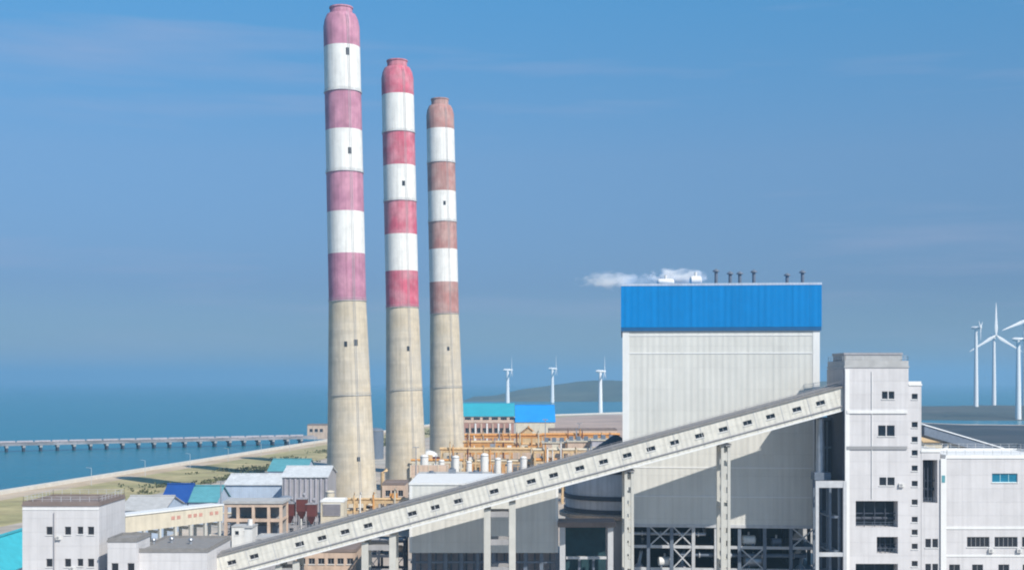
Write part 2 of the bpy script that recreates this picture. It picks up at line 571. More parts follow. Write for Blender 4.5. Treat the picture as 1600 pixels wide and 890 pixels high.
def window(parent, cx, cz, w, h, y, cols=2, frame='frame_grey', pane='glass', local=False):
    off = OFF[parent] if not local else Vector((0, 0, 0))
    def mf():
        b = MB()
        fw = min(0.09, w * 0.12)
        b.box(-w / 2, w / 2, 0, 0.12, -h / 2, -h / 2 + fw).box(-w / 2, w / 2, 0, 0.12, h / 2 - fw, h / 2)
        for i in range(cols + 1):
            x = -w / 2 + (w - fw) * i / cols
            b.box(x, x + fw, 0.003, 0.117, -h / 2 + fw, h / 2 - fw)
        return b
    wf = piece('window', (round(w, 2), round(h, 2), cols), mf, M[frame], parent, (cx - off.x, y + 0.22 - off.y, cz - off.z))
    piece('pane', (round(w, 2), round(h, 2)), lambda: MB().box(-w / 2 + 0.02, w / 2 - 0.02, 0.05, 0.09, -h / 2 + 0.02, h / 2 - 0.02), M[pane], wf, (0, 0, 0))
    piece('sill', (round(w, 2),), lambda: MB().box(-w / 2 - 0.12, w / 2 + 0.12, -0.38, -0.224, -0.14, 0), M['white_trim'], wf, (0, 0, -h / 2 - 0.004))
    return wf

def block(name, label, cat, x0, x1, y0, y1, z1, wall, roofm, wins=(), bays=(), z0=0.0, group=None, parapet=0.5, over=0.15, roof_t=0.35):
    """Flat-roofed block. wins: (cx, cz, w, h, cols[, frame, pane]); bays: (xa, xb, za, zb) deep open bays."""
    r = root(name, label, cat, ((x0 + x1) / 2, (y0 + y1) / 2, z0), group=group)
    holes = [(a[0] - a[2] / 2, a[0] + a[2] / 2, a[1] - a[3] / 2, a[1] + a[3] / 2, 0.4) for a in wins]
    holes += [(*a, 3.2) for a in bays]
    m = MB()
    shell(m, x0, x1, y0, y1, z0, z1, holes)
    m.build('wall', M[wall], r)
    m = MB()
    m.box(x0 - over, x1 + over, y0 - over, y1 + over, z1 + 0.003, z1 + roof_t)
    ro = m.build('roof', M[roofm], r)
    if parapet:
        m = MB()
        t = 0.3
        z = z1 + roof_t + 0.002
        m.box(x0, x1, y0, y0 + t, z, z + parapet).box(x0, x1, y1 - t, y1, z, z + parapet)
        m.box(x0, x0 + t, y0 + t, y1 - t, z, z + parapet).box(x1 - t, x1, y0 + t, y1 - t, z, z + parapet)
        m.build('parapet', M[roofm], ro)
    for a in wins: window(r, a[0], a[1], a[2], a[3], y0, a[4] if len(a) > 4 else 2, *(a[5:7]))
    for (xa, xb, za, zb) in bays:
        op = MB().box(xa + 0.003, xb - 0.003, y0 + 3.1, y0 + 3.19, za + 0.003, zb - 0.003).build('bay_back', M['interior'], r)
        m = MB()
        for i in range(1, 4):
            x = xa + (xb - xa) * i / 4
            m.bar((x, y0 + 1.6, za), (x, y0 + 1.6, zb), 0.18)
        m.bar((xa, y0 + 1.9, (za + zb) / 2), (xb, y0 + 1.9, (za + zb) / 2), 0.25)
        m.tube([(xa, y0 + 2.4, za + (zb - za) * 0.3), (xb, y0 + 2.4, za + (zb - za) * 0.3)], 0.35, 8)
        m.build('machinery', M['steel_dark'], op)
        m = MB()
        for k in (0.55, 1.1): m.bar((xa, y0 + 0.15, za + k), (xb, y0 + 0.15, za + k), 0.06)
        for i in range(6):
            x = xa + 0.1 + (xb - xa - 0.2) * i / 5
            m.bar((x, y0 + 0.15, za), (x, y0 + 0.15, za + 1.1), 0.06)
        m.build('railing', M['steel_slate'], r)
    return r

def gable(name, label, cat, x0, x1, y0, y1, ze, zr, wall, roofm, wins=(), z0=0.0, axis='x', group=None):
    """Gabled shed: ze eave height, zr ridge height."""
    r = root(name, label, cat, ((x0 + x1) / 2, (y0 + y1) / 2, z0), group=group)
    m = MB()
    holes = [(a[0] - a[2] / 2, a[0] + a[2] / 2, a[1] - a[3] / 2, a[1] + a[3] / 2, 0.4) for a in wins]
    facade(m, x0, x1, z0, ze, y0, holes)
    ym, xm = (y0 + y1) / 2, (x0 + x1) / 2
    m.add([(x0, y0, z0), (x0, y1, z0), (x0, y1, ze), (x0, y0, ze), (x1, y0, z0), (x1, y1, z0), (x1, y1, ze), (x1, y0, ze)],
          [(0, 3, 2, 1), (4, 5, 6, 7), (1, 2, 6, 5)])
    if axis == 'x': m.add([(x0, y0, ze), (x0, y1, ze), (x0, ym, zr), (x1, y0, ze), (x1, y1, ze), (x1, ym, zr)], [(0, 2, 1), (3, 4, 5)])
    else: m.add([(x0, y0, ze), (x1, y0, ze), (xm, y0, zr), (x0, y1, ze), (x1, y1, ze), (xm, y1, zr)], [(0, 1, 2), (3, 5, 4)])
    m.build('wall', M[wall], r)
    t, e = 0.25, 0.6
    for s in (0, 1):
        m = MB()
        if axis == 'x':
            ya = y0 - e if s == 0 else y1 + e
            q = [(x0 - e, ya, ze - 0.1), (x1 + e, ya, ze - 0.1), (x1 + e, ym, zr + 0.1), (x0 - e, ym, zr + 0.1)]
        else:
            xa = x0 - e if s == 0 else x1 + e
            q = [(xa, y0 - e, ze - 0.1), (xa, y1 + e, ze - 0.1), (xm, y1 + e, zr + 0.1), (xm, y0 - e, zr + 0.1)]
        vs = [Vector(v) + Vector((0, 0, 0.02)) for v in q] + [Vector(v) + Vector((0, 0, 0.02 + t)) for v in q]
        m.add(vs, [(0, 1, 2, 3), (7, 6, 5, 4), (0, 4, 5, 1), (1, 5, 6, 2), (2, 6, 7, 3), (3, 7, 4, 0)])
        m.build('roof_slope', M[roofm], r)
    if axis == 'x': MB().box(x0 - e, x1 + e, ym - 0.5, ym + 0.5, zr + 0.3, zr + 0.75).build('ridge_cap', M[roofm], r)
    else: MB().box(xm - 0.5, xm + 0.5, y0 - e, y1 + e, zr + 0.3, zr + 0.75).build('ridge_cap', M[roofm], r)
    for a in wins: window(r, a[0], a[1], a[2], a[3], y0, a[4] if len(a) > 4 else 2)
    return r

def steel_frame(name, label, cat, xs, ys, zs, mat, w=0.5, braces=(), group=None, z0=0.0, deck=None):
    """Open frame: a column at each (x, y), beams at each level."""
    r = root(name, label, cat, (sum(xs) / len(xs), sum(ys) / len(ys), z0), group=group)
    for x in xs:
        for y in ys: MB().box(x - w / 2, x + w / 2, y - w / 2, y + w / 2, z0, max(zs)).build('column', M[mat], r)
    for z in zs:
        for y in ys: MB().box(xs[0] - w / 2 - 0.02, xs[-1] + w / 2 + 0.02, y - w * 0.52, y + w * 0.52, z - w * 0.55, z + w * 0.55).build('beam', M[mat], r)
        m = MB()
        for x in xs: m.box(x - w * 0.3, x + w * 0.3, ys[0] + w * 0.53, ys[-1] - w * 0.53, z - w * 0.4, z + w * 0.4)
        m.build('cross_beam', M[mat], r)
        if deck and z in deck: MB().box(xs[0] + w, xs[-1] - w, ys[0] + w, ys[-1] - w, z + 0.05, z + 0.15).build('deck', M['grey_concrete'], r)
    for (i, j) in braces:
        m = MB()
        m.bar((xs[i], ys[0], ([z0] + list(zs))[j]), (xs[i + 1], ys[0], zs[j]), w * 0.35)
        m.bar((xs[i + 1], ys[0] + 0.02, ([z0] + list(zs))[j]), (xs[i], ys[0] + 0.02, zs[j]), w * 0.35)
        m.build('brace', M[mat], r)
    return r

def tank(name, label, x, y, r_, h, mat, z0=0.0, dome=0.35, group=None, n=24, cat='tank', legs=False):
    t = root(name, label, cat, (x, y, z0), group=group)
    zb = z0 + (h * 0.25 if legs else 0)
    MB().lathe((x, y, zb), [(r_, 0), (r_, z0 + h - zb)], n, cap=False).build('body', M[mat], t, smooth=True)
    d = r_ * dome
    MB().lathe((x, y, z0 + h), [(r_ * 1.02, 0), (r_ * 0.92, d * 0.45), (r_ * 0.6, d * 0.8), (r_ * 0.15, d)], n).build('dome', M[mat], t, smooth=True)
    MB().lathe((x, y, z0 + h), [(r_ * 1.06, -0.25), (r_ * 1.06, 0.05)], n).build('rim', M['frame_grey'], t)
    if legs:
        MB().lathe((x, y, zb), [(r_ * 0.2, -h * 0.15), (r_, 0)], n).build('cone', M[mat], t, smooth=True)
        for k in range(4):
            a = math.pi / 4 + k * math.pi / 2
            MB().bar((x + r_ * 0.9 * math.cos(a), y + r_ * 0.9 * math.sin(a), z0), (x + r_ * 0.9 * math.cos(a), y + r_ * 0.9 * math.sin(a), zb + 0.3), 0.25).build('leg', M['steel_pale'], t)
    return t

# ------------------------------------------------------------------ chimneys
def chimney(px_base, d, label, red, rows, top_y, tip_y, half, spots):
    """rows: photo rows of the band limits, from the top down; half: (row, half width in px)."""
    sc = d / F
    x = PX(px_base, d)
    t = root('chimney', label, 'chimney', (x, d, 0), rot=(0, R(-1.25), 0), group='striped chimneys', local=True)
    z = lambda y: PZ(y, d)
    def rad(zz):
        pts = [(z(r_), h * sc) for r_, h in half]
        pts.sort()
        if zz <= pts[0][0]: return pts[0][1]
        for (za, ra), (zb, rb) in zip(pts, pts[1:]):
            if zz <= zb: return ra + (rb - ra) * (zz - za) / (zb - za)
        return pts[-1][1]
    zb = z(rows[-1])
    n = 56
    MB().lathe((0, 0, 0), [(rad(zb * k / 10), zb * k / 10) for k in range(11)], n, cap=False).build('shaft', M['concrete'], t, smooth=True)
    zt = z(top_y)
    lim = [zt] + [z(r_) for r_ in rows]
    for i in range(len(lim) - 1):
        a, bb = lim[i + 1], lim[i]
        nm, mt = ('red_band', red) if i % 2 == 0 else ('white_band', 'chimney_white')
        if i == 0:
            prof = [(rad(a), a), (rad(bb) * 1.0, a + (bb - a) * 0.62), (rad(bb) * 0.93, a + (bb - a) * 0.84), (rad(bb) * 0.80, bb)]
        else: prof = [(rad(a), a), (rad((a + bb) / 2), (a + bb) / 2), (rad(bb), bb)]
        MB().lathe((0, 0, 0), prof, n, cap=(i == 0)).build(nm, M[mt], t, smooth=True)
    # flue tip
    rt = rad(zt)
    tip = z(tip_y)
    fl = MB().lathe((0, 0, 0), [(rt * 0.62, zt - 0.5), (rt * 0.62, tip - 0.6), (rt * 0.66, tip - 0.55), (rt * 0.66, tip), (rt * 0.55, tip), (rt * 0.55, zt)], 32).build('flue', M[red], t, smooth=True)
    # platforms with railings at the band limits and ladder up the shaft
    for zz in (lim[2], lim[4], lim[-1], lim[-1] * 0.55):
        r0 = rad(zz)
        pf = MB().lathe((0, 0, zz - 0.3), [(r0 - 0.2, 0), (r0 + 0.35, 0), (r0 + 0.35, 0.18), (r0 - 0.2, 0.18)], n, cap=False).build('platform', M['steel_pale'], t)
        m = MB()
        for k in (0.55, 1.1): m.lathe((0, 0, zz - 0.12), [(r0 + 0.30, k - 0.04), (r0 + 0.35, k - 0.04), (r0 + 0.35, k + 0.04), (r0 + 0.30, k + 0.04)], n, cap=False)
        m.build('railing', M['steel_pale'], pf)
    m = MB()
    a = R(-62)
    for k in range(40):
        za, zc = zt * k / 40, zt * (k + 1) / 40
        for da in (-0.35, 0.35):
            pa = Vector((math.cos(a) * (rad(za) + 0.15) - math.sin(a) * da, math.sin(a) * (rad(za) + 0.15) + math.cos(a) * da, za))
            pb = Vector((math.cos(a) * (rad(zc) + 0.15) - math.sin(a) * da, math.sin(a) * (rad(zc) + 0.15) + math.cos(a) * da, zc))
            m.bar(pa, pb, 0.12)
    m.build('ladder', M['steel_pale'], t)
    for (sx, sy, w, h, mt) in spots:
        zz = z(sy)
        r0 = rad(zz)
        off = max(-0.95, min(0.95, sx * sc / r0))
        an = -math.pi / 2 + math.asin(off)
        c = Vector((math.cos(an) * r0, math.sin(an) * r0, zz))
        u = Vector((-math.sin(an), math.cos(an), 0)) * w / 2
        q = Vector((math.cos(an), math.sin(an), 0))
        m = MB()
        vs = [c + q * dd + u * i + Vector((0, 0, h / 2 * j)) for dd in (-0.4, 0.12) for i, j in ((-1, -1), (1, -1), (1, 1), (-1, 1))]
        m.add(vs, [(3, 2, 1, 0), (4, 5, 6, 7), (0, 1, 5, 4), (1, 2, 6, 5), (2, 3, 7, 6), (3, 0, 4, 7)])
        m.build('vent_opening' if mt == 'interior' else 'paint_patch', M[mt], t)
    return t
chimney(550, 522, 'tallest striped chimney with faded mauve-pink bands, beside the grey ribbed building', 'faded_pink_paint',
        [75, 145, 205, 270, 332, 397, 470], 24, 12, [(24, 28), (470, 29), (640, 34), (795, 40)],
        [(0, 538, 1.2, 2.2, 'interior'), (15, 536, 1.6, 2.6, 'interior'), (12, 240, 1.4, 2.6, 'interior'), (12, 87, 1.4, 3.0, 'interior'), (16, 715, 1.3, 1.8, 'interior')])
chimney(635, 613, 'striped chimney with bright crimson bands between the two other chimneys', 'crimson_paint',
        [150, 208, 260, 315, 367, 424, 480], 107, 95, [(107, 25), (480, 25.5), (640, 29), (765, 33)],
        [(8, 290, 1.4, 2.4, 'interior'), (10, 545, 1.4, 2.4, 'interior')])
chimney(700, 700, 'striped chimney with dull brick-pink bands, beside the turquoise roofed coal shed', 'brick_pink_paint',
        [203, 255, 300, 347, 390, 441, 490], 166, 155, [(166, 21.5), (490, 22.5), (640, 26), (744, 29)],
        [(6, 545, 1.3, 2.2, 'interior'), (5, 320, 1.3, 2.2, 'interior')])

# ------------------------------------------------------------------ boiler house
BW, BD = 46.9, 44.0
ZT, ZF, ZB = 77.0, 66.1, 19.05
bh = root('boiler_house', 'tall white boiler house with broad bright blue band around its top', 'building', (26.9, 300, 0), rot=(0, 0, R(-5.1)), local=True)
MB().box(0, BW, 0, BD, ZB, ZF).build('wall', M['white_cladding'], bh)
fa = MB().box(-0.45, BW + 0.45, -0.45, BD + 0.45, ZF + 0.9, ZT).build('fascia', M['blue_fascia'], bh)
MB().box(-0.40, BW + 0.40, -0.40, BD + 0.40, ZF + 0.003, ZF + 0.897).build('fascia_shade_edge', M['blue_shade_edge'], fa)  # strip paints the shadow along the fascia's bottom edge
m = MB()
m.box(-0.5, BW + 0.5, -0.5, -0.1, ZT + 0.003, ZT + 0.55).box(-0.5, BW + 0.5, BD + 0.1, BD + 0.5, ZT + 0.003, ZT + 0.55)
m.box(-0.5, -0.1, -0.1, BD + 0.1, ZT + 0.003, ZT + 0.55).box(BW + 0.1, BW + 0.5, -0.1, BD + 0.1, ZT + 0.003, ZT + 0.55)
m.build('roof_coping', M['pale_blue_cladding'], fa)
for x in (0.0, BW - 1.5): MB().box(x - 0.06, x + 1.56, -0.08, 0.9, ZB + 0.4, ZF - 0.003).build('corner_trim', M['white_trim'], bh)
for z in (64.9, 60.6, 33.0, 26.0): MB().box(1.6, BW - 1.7, -0.10, 0.1, z, z + 0.28).build('girt_trim', M['white_trim'], bh)
MB().box(-0.1, BW + 0.1, -0.14, 0.5, ZB - 0.35, ZB + 0.39).build('base_flashing', M['steel_pale'], bh)
for z in (13.6, 8.2, 3.2):
    MB().box(0.2, BW - 0.2, 0.25, 0.75, z, z + 0.7).build('beam', M['steel_pale'], bh)
    MB().box(0.5, BW - 0.5, 1.2, BD - 1, z + 0.1, z + 0.3).build('floor_deck', M['steel_dark'], bh)
cxs = [0.6, 6.2, 11.8, 17.0, 22.4, 28.0, 34.0, 40.2, 46.2]
for i, x in enumerate(cxs):
    MB().box(x - 0.4, x + 0.4, 0.1, 0.9, 0, ZB - 0.36).build('column', M['steel_pale' if i in (3, 4, 0) else 'steel_slate'], bh)
    MB().box(x - 0.4, x + 0.4, 12, 12.8, 0, ZB - 0.003).build('column', M['steel_dark'], bh)
for i, za, zb in ((2, 8.9, 13.6), (2, 14.3, 18.7), (5, 8.9, 13.6), (7, 14.3, 18.7), (1, 14.3, 18.7)):
    m = MB()
    m.bar((cxs[i] + 0.4, 0.5, za), (cxs[i + 1] - 0.4, 0.5, zb), 0.3).bar((cxs[i + 1] - 0.4, 0.56, za), (cxs[i] + 0.4, 0.56, zb), 0.3)
    m.build('brace', M['steel_pale'], bh)
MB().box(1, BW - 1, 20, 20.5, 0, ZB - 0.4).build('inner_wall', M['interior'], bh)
# plant inside the open base, as things of their own
rot5 = R(-5.1)
def BL(x, y, z): return Vector((26.9 + x * math.cos(rot5) - y * math.sin(rot5), 300 + x * math.sin(rot5) + y * math.cos(rot5), z))
def drum(label, x, y, z, r_, ln, mat, stand=True, name='pressure_drum'):
    p = BL(x, y, z)
    t = root(name, label, 'drum', p)
    m = MB()
    pts = [p + Vector((k * ln / 2, 0, 0)) for k in (-1.0, -0.94, -0.82, 0.82, 0.94, 1.0)]
    m.tube(pts, [r_ * 0.35, r_ * 0.8, r_, r_, r_ * 0.8, r_ * 0.35], 18).build('shell', M[mat], t, smooth=True)
    for k in (-0.55, 0.55): MB().box(p.x + k * ln / 2 - 0.2, p.x + k * ln / 2 + 0.2, p.y - r_ * 0.8, p.y + r_ * 0.8, z - r_ - 0.55, z - r_ * 0.55).build('saddle', M['steel_slate'], t)
    MB().tube([p + Vector((0, 0, r_ * 0.9)), p + Vector((0, 0, r_ + 0.8))], 0.25, 8).build('nozzle', M['galvanised'], t)
    return t
drum('white drum on the upper steel floor under the boiler house', 30.4, 2.6, 15.45, 1.2, 3.4, 'white_tank')
drum('white drum beside the pale steel column under the boiler house', 10.2, 2.6, 10.05, 1.2, 3.4, 'white_tank')
drum('pale grey drum low in the frame under the boiler house', 31.6, 3.0, 10.3, 1.45, 5.0, 'galvanised')
drum('small slate drum in the far bay under the boiler house', 37.0, 2.6, 15.15, 0.9, 2.6, 'steel_slate')
for k, (x0, x1, z, r_, mt, lb) in enumerate([(2, 20, 16.9, 0.42, 'galvanised', 'upper'), (14, 44, 11.9, 0.5, 'steel_slate', 'lower'), (3, 30, 6.9, 0.55, 'galvanised', 'lowest')]):
    a, bb = BL(x0, 1.8, z), BL(x1, 1.8, z)
    t = root('process_pipe', f'{"slate" if mt == "steel_slate" else "pale"} pipe run at the {lb} level under the boiler house', 'pipe', a)
    MB().tube([a + Vector((0, 3, -2)), a + Vector((0, 1.2, -0.3)), a, bb, bb + Vector((0, 1.2, 0.3)), bb + Vector((0, 3, 1.5))], r_, 10).build('pipe', M[mt], t, smooth=True)
    for q in (0.15, 0.4, 0.65, 0.9):
        c = a.lerp(bb, q)
        MB().tube([c - Vector((0.12, 0, 0)), c + Vector((0.12, 0, 0))], r_ * 1.5, 10).build('flange', M['steel_pale'], t)
# coal mills under the boiler house
for k, (x, lb) in enumerate([(4.0, 'nearest the round silo'), (14.4, 'in the braced bay'), (25.2, 'in the middle bay'), (43.0, 'nearest the transfer tower')]):
    p = BL(x, 4.5, 0)
    t = root('coal_mill', f'dark grey coal mill {lb} under the boiler house', 'mill', p, group='coal mills under the boiler')
    MB().lathe(p, [(1.9, 0), (1.9, 3), (2.1, 3.2), (2.1, 6.5), (1.2, 8.6), (0.7, 9.2)], 20).build('casing', M['violet_grey'], t, smooth=True)
    MB().tube([p + Vector((0, 0, 9)), p + Vector((0.6, 0.6, 12)), p + Vector((1.2, 2.5, 15))], 0.45, 10).build('coal_pipe', M['galvanised'], t, smooth=True)

# roof plant of the boiler house: silencers and vent posts
for k, (px, w, hh, lb) in enumerate([(1040, 4.2, 0.8, 'longer and lower'), (1087, 3.0, 1.15, 'larger')]):
    d = 303.0
    p = P(px, 443, d)
    p.z = ZT + 0.003
    t = root('steam_silencer', f'white {lb} steam silencer on the blue-banded boiler house roof', 'silencer', p)
    c = p + Vector((0, 0, hh + 0.45))
    MB().tube([c + Vector((q * w / 2, 0, 0)) for q in (-1, -0.9, -0.75, 0.75, 0.9, 1)], [hh * 0.4, hh * 0.8, hh, hh, hh * 0.8, hh * 0.4], 18).build('body', M['white_tank'], t, smooth=True)
    for q in (-0.5, 0.5): MB().box(c.x + q * w * 0.6 - 0.2, c.x + q * w * 0.6 + 0.2, c.y - hh * 0.6, c.y + hh * 0.6, p.z, c.z - hh * 0.6).build('saddle', M['steel_pale'], t)
    MB().tube([c, c + Vector((0, 0, hh + 0.9))], 0.35, 10).build('outlet', M['white_tank'], t)
for k, (px, h, lb) in enumerate([(1119, 3.6, 'first vent post past the larger silencer'), (1141, 3.0, 'second vent post past the larger silencer'), (1156, 3.0, 'third vent post past the larger silencer'), (1178, 3.4, 'fourth vent post past the larger silencer'),
                                 (1230, 2.6, 'short vent post near the roof end'), (1254, 3.3, 'vent post at the roof end away from the silencers')]):
    p = P(px, 443, 301.0)
    p.z = ZT + 0.003
    t = root('vent_post', f'dark {lb} on the boiler house roof', 'vent', p, group='vent posts on the boiler roof')
    MB().tube([p, p + Vector((0, 0, h))], 0.42, 10).build('post', M['steel_slate'], t)
    MB().lathe(p + Vector((0, 0, h)), [(0.85, 0), (0.8, 0.25), (0.15, 0.7)], 12).build('cowl', M['steel_slate'], t)
    MB().box(p.x - 0.7, p.x + 0.7, p.y - 0.7, p.y + 0.7, p.z, p.z + 0.3).build('base', M['steel_pale'], t)

# ------------------------------------------------------------------ coal conveyor gallery
d0 = 276.8
SL = 0.2705
th = math.atan(SL)
xw0, zw0 = PX(362, d0), PZ(878, d0)
gx0 = -70.0
gz0 = zw0 + (gx0 - xw0) * SL
L_ = (75.0 - gx0) / math.cos(th)
cg = root('conveyor_gallery', 'long inclined white coal conveyor gallery rising to the transfer tower', 'conveyor', (gx0, d0, gz0), rot=(0, -th, 0), local=True)
wpx = [362, 397, 468, 503, 539, 575, 644, 680, 716, 772, 830, 865, 906, 943, 980, 1017, 1054, 1093, 1130, 1168, 1204, 1245, 1282]
wl_ = [((PX(p, d0) - gx0) / math.cos(th)) for p in wpx]
holes = [(x - 1.0, x + 1.0, -0.5, 0.5, 0.4) for x in wl_]
m = MB()
shell(m, 0, L_, 0, 8.2, -2.75, 2.1, holes)
m.add([(0, 0, -2.75), (L_, 0, -2.75), (L_, 8.2, -2.75), (0, 8.2, -2.75)], [(0, 3, 2, 1)])
m.build('wall', M['warm_cladding'], cg)
rs = MB()
rs.add([(0, -0.35, 2.104), (L_, -0.35, 2.104), (L_, 4.1, 2.55), (0, 4.1, 2.55), (0, 8.55, 2.104), (L_, 8.55, 2.104),
        (0, -0.35, 2.40), (L_, -0.35, 2.40), (L_, 4.1, 2.90), (0, 4.1, 2.90), (0, 8.55, 2.40), (L_, 8.55, 2.40)],
       [(6, 7, 8, 9), (9, 8, 11, 10), (0, 1, 7, 6), (4, 10, 11, 5), (3, 2, 1, 0), (4, 5, 2, 3), (0, 6, 9, 3), (3, 9, 10, 4), (1, 2, 8, 7), (2, 5, 11, 8)])
rs.build('roof', M['roof_grey'], cg)
MB().box(0.02, L_ - 0.02, -0.12, 0.3, -3.05, -2.754).build('floor_edge', M['white_trim'], cg)
MB().box(0.02, L_ - 0.02, 7.9, 8.3, -3.05, -2.754).build('floor_edge', M['white_trim'], cg)
for x in wl_: window(cg, x, 0, 2.0, 1.0, 0, 2, local=True)
m = MB()
for h in (0.5, 1.0): m.box(0.1, L_ - 0.1, 0.0, 0.06, 2.42 + h, 2.48 + h)
for i in range(int(L_ // 2.6)): m.box(0.3 + i * 2.6, 0.37 + i * 2.6, 0.0, 0.06, 2.40, 3.46)
m.build('handrail', M['grey_cladding'], cg)
MB().tube([(0.2, -0.22, -1.9), (L_ - 0.2, -0.22, -1.9)], 0.13, 8).build('cable_pipe', M['grey_cladding'], cg)
nseam = int(L_ // 6.2)
for i in range(1, nseam): piece('panel_joint', 'cg', lambda: MB().box(-0.05, 0.05, -0.05, 0.0, -2.7, 2.05), M['steel_pale'], cg, (i * 6.2 - 1.2, -0.003, 0))
def gz(x, row=-3.05): return gz0 + (x - gx0) * SL + row / math.cos(th)

def lattice_leg(t, x, y, ztop, w=2.1, name='leg', mat='pale_concrete'):
    """Concrete twin-post leg with battens between the posts."""
    lg = MB()
    q = w * 0.30
    lg.box(x - w / 2, x - w / 2 + q, y - 0.45, y + 0.45, 0, ztop).box(x + w / 2 - q, x + w / 2, y - 0.45, y + 0.45, 0, ztop)
    lg = lg.build(name, M[mat], t)
    z = 1.2
    while z < ztop - 0.4:
        MB().box(x - w / 2 + q, x + w / 2 - q, y - 0.36, y + 0.36, z - 1.0, z + 0.7).build('batten', M[mat], lg)
        z += 3.0
    return lg
for px, lb in ((982, 'slim concrete conveyor trestle beside the boiler house edge'), (1132, 'slim concrete conveyor trestle standing before the boiler house wall')):
    x = PX(px, 279.5)
    t = root('conveyor_trestle', lb, 'trestle', (x, 281.7, 0), group='conveyor trestles')
    zt = gz(x - 1.1) - 0.45
    for y in (278.2, 283.8): lattice_leg(t, x, y, zt)
    for z in (zt - 0.9, zt * 0.66, zt * 0.33): MB().box(x - 0.9, x + 0.9, 278.66, 283.34, z - 0.5, z + 0.5).build('tie_beam', M['pale_concrete'], t)
    MB().box(x - 1.2, x + 1.2, 277.4, 284.6, zt + 0.003, zt + 0.42).build('bearing_cap', M['grey_concrete'], t)
for xa, xb, lb in ((756, 806, 'four-legged concrete conveyor trestle before the white bunker hall'), (566, 620, 'four-legged concrete conveyor trestle past the bunker hall, with deep cross beams'), (432, 470, 'low four-legged concrete conveyor trestle near the stepped white tower')):
    x0, x1 = PX(xa, 279.5), PX(xb, 279.5)
    t = root('conveyor_trestle', lb, 'trestle', ((x0 + x1) / 2, 281.7, 0), group='conveyor trestles')
    zt = gz(x0) - 0.55
    for y in (278.2, 283.8):
        for x in (x0 + 0.8, x1 - 0.8): MB().box(x - 0.75, x + 0.75, y - 0.5, y + 0.5, 0, zt + (x - x0) * SL).build('leg', M['pale_concrete'], t)
    for z in (zt - 0.9, zt - 7.2, zt - 13.4):
        if z < 1: continue
        for y in (278.2, 283.8): MB().box(x0 + 1.55, x1 - 1.55, y - 0.4, y + 0.4, z - 0.6, z + 0.6).build('cross_beam', M['grey_concrete'], t)
        for x in (x0 + 0.8, x1 - 0.8): MB().box(x - 0.5, x + 0.5, 278.71, 283.29, z - 0.5, z + 0.5).build('tie_beam', M['grey_concrete'], t)

# ------------------------------------------------------------------ transfer tower, stair tower, right buildings
D = 276.0
X, Z = (lambda p: PX(p, D)), (lambda p: PZ(p, D))
def wpx_(px0, px1, py0, py1, cols=2, *a): return ((X(px0) + X(px1)) / 2, (Z(py0) + Z(py1)) / 2, X(px1) - X(px0), Z(py0) - Z(py1), cols, *a)
tt = block('transfer_tower', 'tall white transfer tower with large dark bays where the conveyor ends', 'tower', X(1320), X(1419.6), D, 291.0, Z(574), 'lilac_wall', 'roof_pale',
           wins=[wpx_(1378, 1387, 611, 623, 1), wpx_(1388.5, 1397.5, 611, 623, 1), wpx_(1372, 1384, 664, 681, 1), wpx_(1385.5, 1398, 664, 681, 1), wpx_(1374, 1385, 745, 758, 1), wpx_(1386.5, 1398, 745, 758, 1)],
           bays=[(X(1337), X(1403), Z(823), Z(782)), (X(1370), X(1403), Z(864), Z(838)), (X(1337), X(1403), Z(918), Z(880))], parapet=1.2)
for y in (643, 699): MB().box(X(1323), X(1417), D - 0.25, D + 0.1, Z(y) - 0.35, Z(y) + 0.35).build('string_course', M['frame_grey' if y == 699 else 'white_trim'], tt)
MB().box(X(1320.4), X(1327), D - 0.12, D + 0.1, 0.1, Z(577)).build('corner_strip', M['white_trim'], tt)
MB().tube([(X(1362), D - 0.12, Z(778)), (X(1362), D - 0.12, Z(580))], 0.08, 8).build('downpipe', M['white_trim'], tt)
MB().box(X(1320) - 0.25, X(1320) - 0.003, D + 0.4, 290.7, Z(890) - 12, Z(640)).build('side_shade_panel', M['steel_dark'], tt)  # shade of the side turned from the sun, put into dark panel colours
MB().box(X(1320) - 0.25, X(1320) - 0.003, D + 0.4, 290.7, Z(640) + 0.01, Z(576)).build('side_shade_panel', M['grey_cladding'], tt)
# roof house of the transfer tower
block('roof_house', 'low grey lift house on the transfer tower roof', 'roof house', X(1325), X(1416), 279, 289, Z(574) + 2.9, 'roof_pale', 'grey_cladding', z0=Z(574) + 0.36, parapet=0, roof_t=0.5)
# open steel stair frame on the shaded side of the tower
xs = [X(1320) - 2.9, X(1320) - 0.9]
ys = [277.5, 287.0, 292.0]
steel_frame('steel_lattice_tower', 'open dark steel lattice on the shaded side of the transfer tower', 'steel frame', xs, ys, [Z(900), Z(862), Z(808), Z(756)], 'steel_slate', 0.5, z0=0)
t = root('steel_portal', 'pale steel portal standing before the dark steel lattice by the transfer tower', 'portal', (X(1296), 274.6, 0))
for px in (1274, 1317): MB().box(X(px) - 0.35, X(px) + 0.35, 274.2, 275.0, 0, Z(750)).build('post', M['steel_pale'], t)
for py, h in ((755, 1.5), (864, 0.9)): MB().box(X(1274) + 0.36, X(1317) - 0.36, 274.3, 274.9, Z(py) - h / 2, Z(py) + h / 2).build('beam', M['steel_pale'], t)
t = root('shade_infill', 'added dark navy infill for the shaded gap between the boiler house and transfer tower', 'shaft', (X(1294), 289, 0))  # added dark block, stands in for the shade between the steelwork
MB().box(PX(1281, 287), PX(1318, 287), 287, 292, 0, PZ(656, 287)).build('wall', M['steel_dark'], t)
MB().box(PX(1280, 287), PX(1319, 287), 286.8, 292.2, PZ(656, 287) + 0.003, PZ(652, 287)).build('roof', M['steel_slate'], t)
